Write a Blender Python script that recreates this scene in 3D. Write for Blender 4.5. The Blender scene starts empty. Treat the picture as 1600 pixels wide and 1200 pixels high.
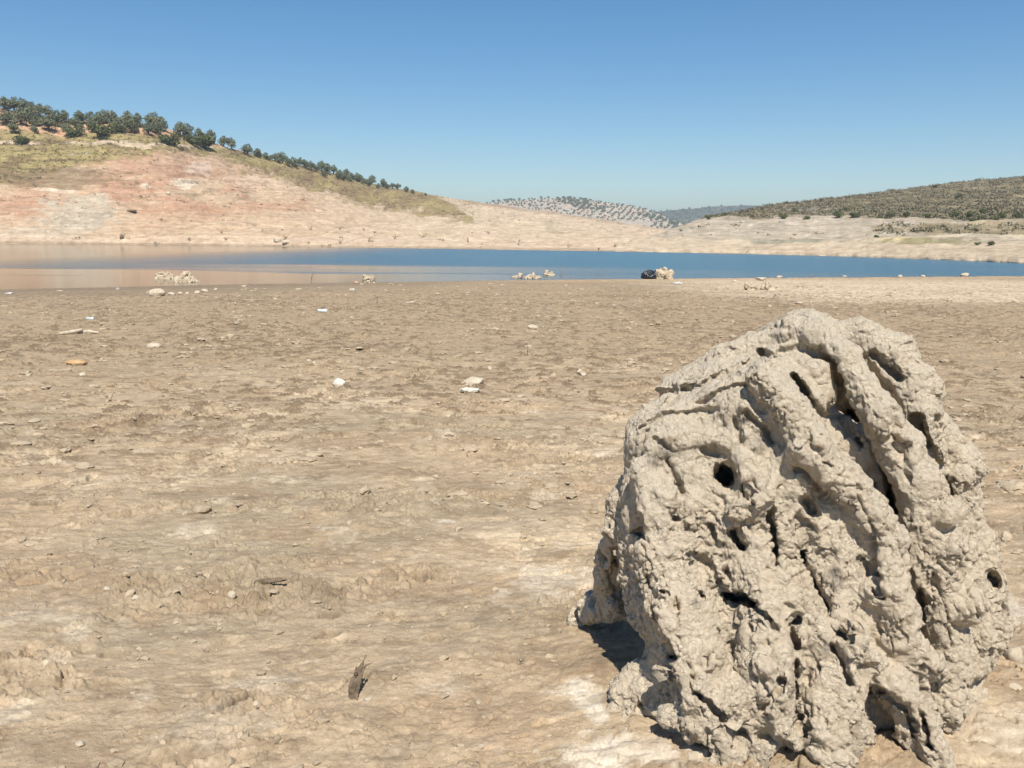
import bpy, math, random
import numpy as np
random.seed(7)
RNG = np.random.default_rng(7)
sc = bpy.context.scene
COL = sc.collection
# ------------------------------------------------------------------ camera
FPX, CAMH = 1350.0, 1.6
PITCH, ROLL = math.atan(227 / FPX), 0.010
WATER = -0.35
cp, sp = math.cos(PITCH), math.sin(PITCH)
Fv = np.array([0, cp, -sp]); U0 = np.array([0, sp, cp]); R0 = np.array([1., 0, 0])
Rv = R0 * math.cos(ROLL) + U0 * math.sin(ROLL)
Uv = U0 * math.cos(ROLL) - R0 * math.sin(ROLL)
CAM = np.array([0, 0, CAMH])

def P(px, py, Y):
    """world point at forward distance Y seen in photo direction (px, py); arrays allowed"""
    px = np.asarray(px, float); py = np.asarray(py, float); Y = np.asarray(Y, float)
    d = Fv + ((px - 800) / FPX)[..., None] * Rv + ((600 - py) / FPX)[..., None] * Uv
    return CAM + d * (Y / d[..., 1])[..., None]

# ------------------------------------------------------------------ noise
def _h(ix, iy, iz, seed):
    with np.errstate(over='ignore'):
        h = (ix * np.uint32(374761393)) ^ (iy * np.uint32(668265263)) ^ (iz * np.uint32(2246822519)) ^ np.uint32((seed * 3266489917) & 0xffffffff)
        h = (h ^ (h >> np.uint32(15))) * np.uint32(2246822519)
        h = (h ^ (h >> np.uint32(13))) * np.uint32(3266489917)
        return h ^ (h >> np.uint32(16))

def noise(p, seed=0):
    """gradient noise about -1..1; p is (n,2) or (n,3)"""
    out = np.empty(len(p), np.float32)
    for a in range(0, len(p), 200000):
        q = p[a:a + 200000]
        fl = np.floor(q); fr = (q - fl).astype(np.float32)
        ii = fl.astype(np.int64).astype(np.uint32)
        w = fr * fr * fr * (fr * (fr * 6 - 15) + 10)
        three = q.shape[1] == 3
        z0 = ii[:, 2] if three else np.zeros(len(q), np.uint32)
        acc = np.zeros(len(q), np.float32)
        for dz in ((0, 1) if three else (0,)):
            wz = (w[:, 2] if dz else 1 - w[:, 2]) if three else 1.0
            for dy in (0, 1):
                wy = w[:, 1] if dy else 1 - w[:, 1]
                for dx in (0, 1):
                    wx = w[:, 0] if dx else 1 - w[:, 0]
                    h = _h(ii[:, 0] + np.uint32(dx), ii[:, 1] + np.uint32(dy), z0 + np.uint32(dz), seed)
                    gx = (h & np.uint32(1023)).astype(np.float32) / 511.5 - 1
                    gy = ((h >> np.uint32(10)) & np.uint32(1023)).astype(np.float32) / 511.5 - 1
                    g = gx * (fr[:, 0] - dx) + gy * (fr[:, 1] - dy)
                    if three:
                        gz = ((h >> np.uint32(20)) & np.uint32(1023)).astype(np.float32) / 511.5 - 1
                        g = g + gz * (fr[:, 2] - dz)
                    acc += g * wx * wy * wz
        out[a:a + 200000] = acc
    return out * 1.6

def fbm(p, octv=4, seed=0, gain=.5, lac=2.03):
    s = np.zeros(len(p), np.float32); a = 1.; n = 0.
    for k in range(octv):
        s += a * noise(p * (lac ** k) + 17.3 * k, seed + k * 11); n += a; a *= gain
    return s / n * 1.3

def worley(p, seed=0):
    """distance to nearest and second nearest feature, 3d"""
    d1 = np.full(len(p), 9, np.float32); d2 = d1.copy()
    fl = np.floor(p); fr = (p - fl).astype(np.float32); ii = fl.astype(np.int64).astype(np.uint32)
    dim = p.shape[1]
    for dx in (-1, 0, 1):
        for dy in (-1, 0, 1):
            for dz in ((-1, 0, 1) if dim == 3 else (0,)):
                z = (ii[:, 2] + np.uint32(dz & 0xffffffff)) if dim == 3 else np.zeros(len(p), np.uint32)
                h = _h(ii[:, 0] + np.uint32(dx & 0xffffffff), ii[:, 1] + np.uint32(dy & 0xffffffff), z, seed)
                ox = (h & np.uint32(1023)).astype(np.float32) / 1023 + dx - fr[:, 0]
                oy = ((h >> np.uint32(10)) & np.uint32(1023)).astype(np.float32) / 1023 + dy - fr[:, 1]
                q = ox * ox + oy * oy
                if dim == 3:
                    oz = ((h >> np.uint32(20)) & np.uint32(1023)).astype(np.float32) / 1023 + dz - fr[:, 2]
                    q = q + oz * oz
                n = q < d1
                d2 = np.where(n, d1, np.minimum(d2, q)); d1 = np.where(n, q, d1)
    return np.sqrt(d1), np.sqrt(d2)

def sst(a, b, x):
    t = np.clip((x - a) / (b - a), 0, 1); return t * t * (3 - 2 * t)
def lerp(a, b, t): return a + (b - a) * t

# ------------------------------------------------------------------ mesh helpers
def mesh_np(name, V, quads=None, tris=None, smooth=True, cols=None):
    me = bpy.data.meshes.new(name)
    V = np.ascontiguousarray(V, np.float32)
    parts = []; sizes = []
    if quads is not None and len(quads): parts.append(np.asarray(quads, np.int32).ravel()); sizes.append(np.full(len(quads), 4, np.int32))
    if tris is not None and len(tris): parts.append(np.asarray(tris, np.int32).ravel()); sizes.append(np.full(len(tris), 3, np.int32))
    loops = np.concatenate(parts); sizes = np.concatenate(sizes)
    me.vertices.add(len(V)); me.vertices.foreach_set('co', V.ravel())
    me.loops.add(len(loops)); me.loops.foreach_set('vertex_index', loops)
    me.polygons.add(len(sizes))
    st = np.zeros(len(sizes), np.int32); st[1:] = np.cumsum(sizes)[:-1]
    me.polygons.foreach_set('loop_start', st)
    me.update(calc_edges=True)
    me.polygons.foreach_set('use_smooth', np.full(len(sizes), smooth))
    if cols is not None:
        for k, v in cols.items():
            v = np.asarray(v, np.float32)
            if v.ndim == 1:
                at = me.attributes.new(k, 'FLOAT', 'POINT'); at.data.foreach_set('value', v)
            else:
                at = me.attributes.new(k, 'FLOAT_COLOR', 'POINT')
                c = np.ones((len(V), 4), np.float32); c[:, :3] = v; at.data.foreach_set('color', c.ravel())
    me.validate()
    return me

def link(name, me, mat=None, parent=None, loc=None):
    o = bpy.data.objects.new(name, me); COL.objects.link(o)
    if mat is not None and not me.materials: me.materials.append(mat)
    if parent is not None: o.parent = parent
    if loc is not None: o.location = loc
    return o
def tag(o, label=None, cat=None, group=None, kind=None):
    if label: o['label'] = label
    if cat: o['category'] = cat
    if group: o['group'] = group
    if kind: o['kind'] = kind
    return o
def empty(name, loc=(0, 0, 0), rz=0):
    o = bpy.data.objects.new(name, None); COL.objects.link(o)
    o.location = loc; o.rotation_euler = (0, 0, rz); o.empty_display_size = .2
    return o
def copy_thing(root):
    r = root.copy(); COL.objects.link(r)
    for ch in list(root.children):
        c = ch.copy(); COL.objects.link(c); c.parent = r
    return r
def grid_quads(nr, nc):
    i = np.arange(nr - 1)[:, None] * nc + np.arange(nc - 1)[None]
    i = i.ravel()
    return np.stack([i, i + 1, i + nc + 1, i + nc], 1)
ORD = 'leftmost second third fourth fifth sixth seventh eighth ninth tenth eleventh twelfth thirteenth fourteenth fifteenth sixteenth seventeenth eighteenth nineteenth twentieth'.split() + \
    ['twenty-' + w for w in 'first second third fourth fifth sixth seventh eighth ninth'.split()] + ['thirtieth'] + ['thirty-' + w for w in 'first second third fourth fifth sixth seventh eighth ninth'.split()]

# ------------------------------------------------------------------ materials
def new_mat(name):
    m = bpy.data.materials.new(name); m.use_nodes = True
    nt = m.node_tree; b = nt.nodes['Principled BSDF']
    return m, nt, b
class NB:
    def __init__(s, nt): s.nt = nt; s.N = nt.nodes; s.L = nt.links
    def n(s, t, **k):
        x = s.N.new(t)
        for a, v in k.items():
            if a in x.inputs and not hasattr(x, a): x.inputs[a].default_value = v
            else: setattr(x, a, v)
        return x
    def pos(s): 
        g = s.n('ShaderNodeNewGeometry'); return g.outputs['Position']
    def obj(s): return s.n('ShaderNodeTexCoord').outputs['Object']
    def mapv(s, v, sc=(1, 1, 1), rot=(0, 0, 0)):
        m = s.n('ShaderNodeMapping'); s.L.new(v, m.inputs['Vector']); m.inputs['Scale'].default_value = sc; m.inputs['Rotation'].default_value = rot
        return m.outputs[0]
    def noise(s, v, scale, detail=6, rough=.55, dist=0):
        m = s.n('ShaderNodeTexNoise'); s.L.new(v, m.inputs['Vector'])
        m.inputs['Scale'].default_value = scale; m.inputs['Detail'].default_value = detail
        m.inputs['Roughness'].default_value = rough; m.inputs['Distortion'].default_value = dist
        return m.outputs['Fac']
    def voro(s, v, scale, feature='F1', rand=1):
        m = s.n('ShaderNodeTexVoronoi'); m.feature = feature; s.L.new(v, m.inputs['Vector']); m.inputs['Scale'].default_value = scale
        m.inputs['Randomness'].default_value = rand
        return m.outputs['Distance']
    def rng(s, v, a, b, c=0., d=1., smooth=False):
        m = s.n('ShaderNodeMapRange'); s.L.new(v, m.inputs['Value'])
        if smooth: m.interpolation_type = 'SMOOTHSTEP'
        for i, x in zip(('From Min', 'From Max', 'To Min', 'To Max'), (a, b, c, d)): m.inputs[i].default_value = x
        return m.outputs[0]
    def math(s, op, a, b=None):
        m = s.n('ShaderNodeMath'); m.operation = op
        for i, x in enumerate((a, b)):
            if x is None: continue
            if isinstance(x, (int, float)): m.inputs[i].default_value = x
            else: s.L.new(x, m.inputs[i])
        return m.outputs[0]
    def mix(s, f, a, b, mode='MIX'):
        m = s.n('ShaderNodeMix'); m.data_type = 'RGBA'; m.blend_type = mode
        for i, x in ((0, f), (6, a), (7, b)):
            if isinstance(x, (int, float)): m.inputs[i].default_value = x
            elif isinstance(x, tuple): m.inputs[i].default_value = (*x, 1)
            else: s.L.new(x, m.inputs[i])
        return m.outputs[2]
    def attr(s, name, out='Fac'):
        a = s.n('ShaderNodeAttribute'); a.attribute_name = name; return a.outputs[out]
    def bump(s, h, strength, dist, normal=None):
        b = s.n('ShaderNodeBump'); s.L.new(h, b.inputs['Height']); b.inputs['Strength'].default_value = strength; b.inputs['Distance'].default_value = dist
        if normal is not None: s.L.new(normal, b.inputs['Normal'])
        return b.outputs[0]
def matte(b, r=.95, spec=.15):
    b.inputs['Roughness'].default_value = r; b.inputs['Specular IOR Level'].default_value = spec

def ground_material():
    m, nt, b = new_mat('dried_mud'); N = NB(nt); matte(b, .95, .12)
    v = N.pos(); col = N.attr('alb', 'Color')
    n1 = N.noise(N.mapv(v, (1, 2.4, 1), (0, 0, -.25)), 9, 8, .65)
    n2 = N.noise(v, 70, 5, .7); n3 = N.noise(N.mapv(v, (1, 1.8, 1), (0, 0, -.3)), 2.3, 6, .6)
    c = N.mix(1., col, N.mix(N.rng(n1, .32, .68), (.74, .71, .67), (1.22, 1.22, 1.22)), 'MULTIPLY')
    c = N.mix(1., c, N.mix(N.rng(n2, .3, .7), (.82, .81, .80), (1.15, 1.15, 1.15)), 'MULTIPLY')
    c = N.mix(N.rng(n3, .5, .66, 0, .5), c, (.30, .235, .165))
    n4 = N.noise(N.mapv(v, (1, 2, 1), (0, 0, -.3)), 5.5, 7, .6)
    c = N.mix(N.rng(n4, .56, .72, 0, .38), c, (.40, .275, .165))
    sepg = N.n('ShaderNodeSeparateXYZ'); nt.links.new(v, sepg.inputs[0])
    n5 = N.noise(N.mapv(v, (1, 1.7, 1), (0, 0, -.1)), 3.4, 9, .72); n6 = N.noise(v, .45, 3)
    farm = N.rng(sepg.outputs[1], 3.5, 9, .3, 1)
    c = N.mix(N.math('MULTIPLY', N.math('MULTIPLY', N.rng(n5, .53, .60, 0, .85), farm), N.rng(n6, .35, .6, .45, 1)), c, (.19, .135, .085))
    # small pale flecks
    f = N.voro(v, 55); c = N.mix(N.math('MULTIPLY', N.rng(f, .10, .16, 1, 0), N.rng(n1, .5, .62)), c, (.62, .55, .44))
    nt.links.new(c, b.inputs['Base Color'])
    h1 = N.noise(v, 38, 8, .68); h2 = N.noise(v, 190, 4, .6)
    nrm = N.bump(h2, .6, .005, N.bump(h1, .8, .014))
    nt.links.new(nrm, b.inputs['Normal'])
    return m

def hill_material(name, strata=1.0, sc=1.0):
    m, nt, b = new_mat(name); N = NB(nt); matte(b, .97, .08)
    v = N.pos(); col = N.attr('alb', 'Color')
    n1 = N.noise(N.mapv(v, (1, 1, 3.5)), .55 * sc, 9, .68); n2 = N.noise(v, 2.6 * sc, 5, .7)
    st = N.noise(N.mapv(v, (.05, .05, 1.2)), 1.3, 6, .75)
    c = N.mix(1., col, N.mix(N.rng(n1, .36, .64), (.80, .77, .74), (1.2, 1.2, 1.2)), 'MULTIPLY')
    c = N.mix(1., c, N.mix(N.rng(n2, .35, .65), (.88, .87, .86), (1.1, 1.1, 1.1)), 'MULTIPLY')
    c = N.mix(strata, c, N.mix(N.rng(st, .36, .64), (.80, .76, .74), (1.14, 1.14, 1.14)), 'MULTIPLY')
    nt.links.new(c, b.inputs['Base Color'])
    nrm = N.bump(N.noise(N.mapv(v, (1, 1, 2)), .8 * sc, 10, .7), .55, 1.1)
    nt.links.new(nrm, b.inputs['Normal'])
    return m

def wood_material():
    m, nt, b = new_mat('mud_caked_olive_wood'); N = NB(nt); matte(b, .93, .15)
    v = N.obj(); mud = N.attr('mud'); bare = N.attr('bare')
    n1 = N.noise(v, 9, 7, .62); n2 = N.noise(v, 60, 6, .7)
    g = N.noise(N.mapv(v, (9, 9, 1.6), (0, .35, 0)), 14, 6, .6, .6)
    c = N.mix(N.rng(n1, .35, .65), (.71, .595, .445), (.81, .70, .54))
    c = N.mix(N.rng(n2, .35, .7, 0, .5), c, (.53, .435, .32))
    grey = N.mix(N.rng(g, .35, .65), (.54, .465, .355), (.76, .665, .52))
    c = N.mix(bare, c, grey)
    c = N.mix(N.math('MULTIPLY', N.attr('stain'), N.rng(N.noise(N.mapv(v, (6, 6, 1.5)), 16, 6, .7), .38, .62)), c, (.24, .21, .18))
    nt.links.new(c, b.inputs['Base Color'])
    nz = N.n('ShaderNodeTexNoise'); nt.links.new(v, nz.inputs['Vector']); nz.inputs['Scale'].default_value = 26; nz.inputs['Detail'].default_value = 4
    va = N.n('ShaderNodeVectorMath'); va.operation = 'MULTIPLY_ADD'; nt.links.new(nz.outputs['Color'], va.inputs[0]); va.inputs[1].default_value = (.05, .05, .05); nt.links.new(v, va.inputs[2])
    h = N.noise(v, 60, 10, .74); w = N.voro(va.outputs[0], 52, 'DISTANCE_TO_EDGE')
    cr = N.rng(w, 0, .06, 0, 1)
    crm = N.math('MULTIPLY', N.math('SUBTRACT', 1., cr), N.math('MULTIPLY', mud, N.rng(N.noise(v, 9, 4), .40, .58)))
    hh = N.math('SUBTRACT', h, N.math('MULTIPLY', crm, .22))
    hh = N.math('ADD', hh, N.math('MULTIPLY', N.math('MULTIPLY', g, bare), .5))
    nrm = N.bump(N.noise(v, 170, 5, .65), .5, .004, N.bump(hh, 1., .022))
    nt.links.new(nrm, b.inputs['Normal'])
    return m

def simple_mat(name, c1, c2, scale=8, bump=.5, bd=.01, rough=.9, spec=.15, c3=None):
    m, nt, b = new_mat(name); N = NB(nt); matte(b, rough, spec)
    v = N.obj(); n = N.noise(v, scale, 7, .65)
    c = N.mix(N.rng(n, .35, .65), c1, c2)
    if c3: c = N.mix(N.rng(N.noise(v, scale * 2.3, 5, .6), .55, .68), c, c3)
    nt.links.new(c, b.inputs['Base Color'])
    if bump: nt.links.new(N.bump(N.noise(v, scale * 3, 8, .7), bump, bd), b.inputs['Normal'])
    return m

def leaf_material(name, c1, c2):
    m, nt, b = new_mat(name); N = NB(nt); matte(b, .7, .3)
    oi = N.n('ShaderNodeObjectInfo').outputs['Random']
    n = N.noise(N.pos(), .9, 3, .6)
    f = N.math('ADD', N.math('MULTIPLY', oi, .5), N.rng(n, .35, .65, 0, .5))
    c = N.mix(f, c1, c2)
    nt.links.new(c, b.inputs['Base Color'])
    return m

def water_material():
    m, nt, b = new_mat('lake_water'); N = NB(nt)
    v = N.pos(); sep = N.n('ShaderNodeSeparateXYZ'); nt.links.new(v, sep.inputs[0])
    X, Y = sep.outputs[0], sep.outputs[1]
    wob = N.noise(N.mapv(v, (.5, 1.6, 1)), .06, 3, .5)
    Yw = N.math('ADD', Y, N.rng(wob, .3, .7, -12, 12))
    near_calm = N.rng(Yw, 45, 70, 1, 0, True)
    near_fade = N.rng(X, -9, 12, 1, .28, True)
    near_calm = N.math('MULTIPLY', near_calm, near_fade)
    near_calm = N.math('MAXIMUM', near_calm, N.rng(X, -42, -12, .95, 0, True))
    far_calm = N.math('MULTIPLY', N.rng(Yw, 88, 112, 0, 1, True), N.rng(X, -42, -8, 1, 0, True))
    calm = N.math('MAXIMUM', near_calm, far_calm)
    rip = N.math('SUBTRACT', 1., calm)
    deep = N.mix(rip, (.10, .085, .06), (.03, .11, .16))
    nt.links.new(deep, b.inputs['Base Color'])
    b.inputs['IOR'].default_value = 1.33; b.inputs['Specular IOR Level'].default_value = .5
    nt.links.new(N.rng(rip, 0, 1, .10, .22), b.inputs['Roughness'])
    w1 = N.noise(N.mapv(v, (1, 2.2, 1)), 2.2, 4, .6); w2 = N.noise(N.mapv(v, (1, 1.6, 1)), .55, 3, .6)
    hh = N.math('ADD', N.math('MULTIPLY', w1, .35), w2)
    hh = N.math('MULTIPLY', hh, N.rng(rip, 0, 1, .012, 1.))
    nt.links.new(N.bump(hh, 1., .30), b.inputs['Normal'])
    return m

M = dict(
    ground=ground_material(), hill=hill_material('eroded_bank_soil', .65), hillr=hill_material('scrub_hill_soil', .8),
    hillf=hill_material('far_hill_soil', .1, .25), wood=wood_material(), water=water_material(),
    stone=simple_mat('pale_stone', (.40, .335, .245), (.54, .465, .36), 12, .6, .02),
    white=simple_mat('white_crust', (.50, .45, .37), (.72, .66, .56), 30, .5, .01, c3=(.35, .30, .24)),
    clod=simple_mat('mud_clod', (.31, .245, .165), (.46, .37, .26), 9, .6, .02),
    ochre=simple_mat('ochre_clod', (.42, .25, .12), (.52, .35, .2), 9, .6, .02),
    heap=simple_mat('sunbleached_root_wood', (.36, .285, .2), (.55, .46, .335), 6, .8, .03, c3=(.26, .2, .14)),
    darkwood=simple_mat('dark_wet_wood', (.10, .075, .05), (.24, .18, .125), 25, .8, .01),
    twig=simple_mat('dry_twig_bark', (.17, .12, .08), (.30, .23, .16), 20, .4, .01),
    bag=simple_mat('black_plastic_film', (.010, .012, .016), (.02, .024, .03), 5, .3, .03, rough=.28, spec=.6),
    paper=simple_mat('white_plastic_litter', (.50, .49, .47), (.64, .62, .6), 10, .2, .005, rough=.5),
    tin=simple_mat('weathered_tin', (.33, .38, .40), (.62, .66, .66), 14, .3, .005, rough=.45, spec=.4),
    bark=simple_mat('olive_bark', (.12, .09, .065), (.22, .17, .12), 3, .5, .1),
    olive=leaf_material('olive_foliage', (.115, .130, .065), (.20, .205, .115)),
    bush=leaf_material('bush_foliage', (.075, .088, .030), (.135, .140, .055)),
    scrub=leaf_material('dry_scrub_foliage', (.13, .115, .066), (.215, .185, .115)),
    drygrass=leaf_material('yellow_grass', (.20, .165, .06), (.36, .30, .13)),
    farleaf=leaf_material('far_olive_foliage', (.19, .205, .14), (.26, .27, .195)),
)

# ------------------------------------------------------------------ ground
SHX = np.array([-4000, -2500, -900, 0, 400, 800, 1200, 1600, 2400, 4000.])   # photo direction of the near shore
SHY = np.array([16, 17, 24, 30.8, 36, 41.5, 47, 53.5, 60, 62.])
_shw = P(SHX, 373 + (SHX - 800) * .01, SHY)[:, 0]
def shore_y(x): return np.interp(x, _shw, SHY)
PITS = []   # hoof and foot prints: px, py, length m, width m, rot, depth
for (a, b_, l, w, r, d) in [(512, 990, .10, .07, .3, .03), (512, 960, .10, .06, .2, .022), (605, 955, .07, .05, 0, .02), (725, 980, .08, .05, .1, .022), (678, 1000, .07, .05, 0, .02),
                            (795, 1035, .09, .06, -.1, .022), (745, 937, .07, .04, 0, .015), (385, 1095, .20, .05, .9, .035), (690, 900, .10, .05, 0, .018), (130, 890, .11, .06, .2, .018),
                            (240, 905, .10, .06, .2, .018), (60, 875, .25, .05, .25, .022), (30, 1045, .16, .06, .3, .028), (430, 905, .15, .03, .05, .035), (560, 1065, .09, .06, 1.1, .02),
                            (70, 790, .12, .09, .1, .05), (270, 792, .12, .07, .1, .03), (265, 740, .14, .07, 0, .03), (655, 900, .07, .05, 0, .03), (330, 855, .20, .04, .25, .02),
                            (450, 800, .15, .04, .2, .02), (800, 726, .2, .06, .2, .02), (350, 1000, .12, .05, .7, .015), (180, 1015, .10, .07, 0, .02), (640, 665, .3, .12, 0, .05),
                            (700, 690, .2, .09, 0, .05), (905, 752, .15, .05, .1, .02), (850, 960, .07, .04, 0, .012), (300, 1180, .22, .06, .3, .02), (70, 1070, .14, .04, .1, .022)]:
    g = P(a, b_, 1.); dd = g - CAM; t = -CAMH / dd[2]; PITS.append((dd[0] * t, dd[1] * t, l, w, r, d))

def mid_field(q):
    return fbm(np.stack([q[:, 0] * 4.2, q[:, 1] * 4.6], 1), 5, 61, .7) - .09 + .22 * fbm(q * .35, 2, 62)

def ground_z(x, y, detail=True):
    x = np.atleast_1d(np.asarray(x, float)); y = np.atleast_1d(np.asarray(y, float))
    p = np.stack([x, y], 1); s = shore_y(x)
    z = lerp(0., WATER, sst(0, 1, (y - 14) / np.maximum(s - 14, .1)) * .9 + .1 * np.clip((y - 14) / np.maximum(s - 14, .1), 0, 1))
    z = np.where(y > s, WATER - np.minimum((y - s) * .06, 3.5), z)
    r = np.hypot(x, y)
    z = np.where((y < 3) & (r > 8), 0, z)
    fade = 1 - sst(s - 12, s - 3, y) * .93
    fade = np.where(y > s + 4, .3, fade)
    z = z + fbm(p * .45, 3, 1) * .030 * fade
    if not detail: return z
    zd = np.zeros(len(x)); near = r < 75
    q = p[near]; rr = r[near]
    c, s_ = math.cos(-.28), math.sin(-.28)
    qa = np.stack([(q[:, 0] * c - q[:, 1] * s_) * 1., (q[:, 0] * s_ + q[:, 1] * c) * 2.1], 1)
    wq = np.stack([noise(q * 2.1, 7), noise(q * 2.1, 8)], 1)
    d = fbm(qa * .9 + wq * .2, 3, 3) * .035
    n = fbm(qa * 1.9 + wq * .35, 6, 5, .56)
    t = n * 3.2; fl = np.floor(t); fr = t - fl
    d += (fl + sst(.0, .07, fr) - t * .75) / 3.2 * .055 * (.25 + .75 * sst(-.2, .3, noise(q * 1.1, 15)))          # broken crust ledges
    rg_ = fbm(qa * .8 + wq * .3 + 40, 5, 21, .6)
    rough = sst(.0, .28, rg_)
    hi = fbm(q * 11, 5, 31, .66)
    d += rough * (hi * .044 + np.maximum(0, hi) ** 2 * .03)
    d += fbm(q * 24, 4, 41, .62) * .0045 * (1 - sst(9, 16, rr))
    d -= sst(.36, .52, fbm(q * 5.5 + wq, 4, 45, .6)) * .046 * (.25 + .75 * rough)      # little hollows
    w1, w2 = worley(q * 17 + wq * 1.5, 47); d += (np.minimum(w2 - w1, .35) - .2) * .035 * rough * (1 - sst(12, 20, rr))
    cf = mid_field(q); mid = sst(4.5, 9, rr) * (1 - .5 * sst(30, 45, rr)) * .9 + .1
    d += mid * sst(.0, .4, cf) * (.022 + .03 * np.maximum(0, hi))
    for (a, b_, l, w, ro, dep) in PITS:
        u = (q[:, 0] - a) * math.cos(ro) + (q[:, 1] - b_) * math.sin(ro); v = -(q[:, 0] - a) * math.sin(ro) + (q[:, 1] - b_) * math.cos(ro)
        near_ = (np.abs(u) < l * 1.5) & (np.abs(v) < l * 1.5)
        e = np.hypot(u[near_] / l, v[near_] / w) * 1.6; e = e + n[near_] * .5
        d[near_] += -dep * 2.1 * (1 - sst(.55, 1.0, e)) + dep * .35 * np.exp(-((e - 1.25) / .22) ** 2)
    zd[near] = d
    return z + zd * fade

def ray_ground(px, py):
    d = P(px, py, 1.) - CAM; z = 0.
    for _ in range(6):
        t = (z - CAMH) / d[2]; z = float(ground_z(d[0] * t, d[1] * t)[0])
    return np.array([d[0] * t, d[1] * t, z])

STUMP_C = np.array([.98, 2.85])
def build_ground():
    r1 = [1.0]
    while r1[-1] < 12: r1.append(r1[-1] * (1.0024 if r1[-1] > 1.7 else 1.01))
    while r1[-1] < 62: r1.append(r1[-1] * 1.0045)
    while r1[-1] < 6000: r1.append(r1[-1] * 1.06)
    r = np.array([.25, .5, .75] + r1)
    th_f = np.linspace(-34, 34, 1050)
    th = np.concatenate([np.linspace(-180, -35, 60), th_f, np.linspace(35, 180, 60)]) * math.pi / 180
    Rr, T = np.meshgrid(r, th, indexing='ij')
    x = (Rr * np.sin(T)).ravel(); y = (Rr * np.cos(T)).ravel()
    z = ground_z(x, y)
    p = np.stack([x, y], 1); rr = np.hypot(x, y)
    # swell of mud at the stump foot
    ds = np.hypot((x - STUMP_C[0]) / .8, (y - STUMP_C[1]) / .65)
    z = z + .045 * np.exp(-(ds / 1.0) ** 4) * (1 + .8 * fbm(p * 5, 3, 77))
    n1 = fbm(p * .8, 4, 71); n2 = fbm(np.stack([x * .35, y * .9], 1), 4, 81); n3 = fbm(p * 2.6, 4, 91)
    c = np.empty((len(x), 3)); c[:] = (.42, .328, .222)
    def put(col, m): c[:] = c + (np.array(col) - c) * np.clip(m, 0, 1)[:, None]
    put((.54, .44, .31), sst(.0, .4, n1) * .8)
    put((.32, .265, .185), sst(.02, .35, n2) * .7); put((.29, .215, .14), sst(.0, .28, fbm(np.stack([x * 1.1, y * 2.0], 1), 4, 83)) * .55)
    put((.40, .285, .18), sst(.2, .5, fbm(p * 1.3, 4, 101)) * .45)
    put((.325, .25, .163), sst(5, 15, rr) * .78 * (1 - .7 * sst(26, 32, rr) * sst(4, 9, x)))
    put((.60, .52, .40), sst(.28, .55, n3) * .55 * (1 - sst(6, 12, rr)))
    # pale dry sand bank on the right in front of the lake
    put((.58, .48, .345), sst(23, 27, y + n2 * 2) * (1 - sst(42, 50, y)) * sst(4, 11, x + n1 * 3) * .9)
    put((.46, .33, .20), sst(shore_y(x) - 4, shore_y(x) - 1, y) * sst(-3, 3, x) * .6)
    # wet grey mud strip near the water on the left
    put((.175, .14, .10), sst(-4.5, -2.0, y - shore_y(x) + 1.2 * n2) * (1 - sst(-12, 2, x)) * .8)
    put((.22, .175, .12), sst(-11, -5, y - shore_y(x) + 3 * n2) * (1 - sst(-14, 3, x)) * .65)
    cf = mid_field(p)
    put((.15, .11, .07), sst(.0, .16, cf) * (.3 + .5 * sst(4.5, 9, rr)) * (1 - .4 * sst(25, 35, rr)))
    put((.27, .205, .135), sst(.12, .4, fbm(p * 7, 4, 31, .66)) * .3)
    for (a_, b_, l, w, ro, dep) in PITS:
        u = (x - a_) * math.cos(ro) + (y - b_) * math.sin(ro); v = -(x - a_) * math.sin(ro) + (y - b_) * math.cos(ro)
        put((.25, .20, .14), (1 - sst(.5, 1.1, np.hypot(u / l, v / w) * 1.5 + n3 * .5)) * .6)  # shade inside the prints, painted into the mud colour
    # salt crust beside the stump
    for (px, py, ra, rb, s) in [(925, 1115, .09, .16, 1.), (895, 1085, .10, .07, .7), (860, 905, .25, .2, .45), (60, 965, .3, .12, .22), (520, 825, .15, .05, .5), (700, 815, .1, .05, .5), (1560, 945, .2, .2, .6), (1000, 1190, .25, .08, .7), (330, 1130, .2, .1, .16), (1570, 1150, .2, .15, .3)]:
        g = ray_ground(px, py)
        e = np.hypot((x - g[0]) / ra, (y - g[1]) / rb) + n3 * 1.1
        put((.74, .68, .57), (1 - sst(.35, 1.15, e + fbm(p * 9, 4, 95, .65) * 1.1)) * s * .85)
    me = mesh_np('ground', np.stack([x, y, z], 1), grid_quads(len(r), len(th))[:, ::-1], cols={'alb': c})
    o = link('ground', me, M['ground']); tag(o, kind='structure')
    return o
build_ground()

# ------------------------------------------------------------------ lake
def build_water():
    xs = np.array([-700, 900.]); V = [(-700, 10, WATER), (900, 10, WATER), (900, 420, WATER), (-700, 420, WATER)]
    o = link('lake_water', mesh_np('lake_water', V, [(0, 1, 2, 3)], smooth=False), M['water']); tag(o, kind='structure')
build_water()

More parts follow.
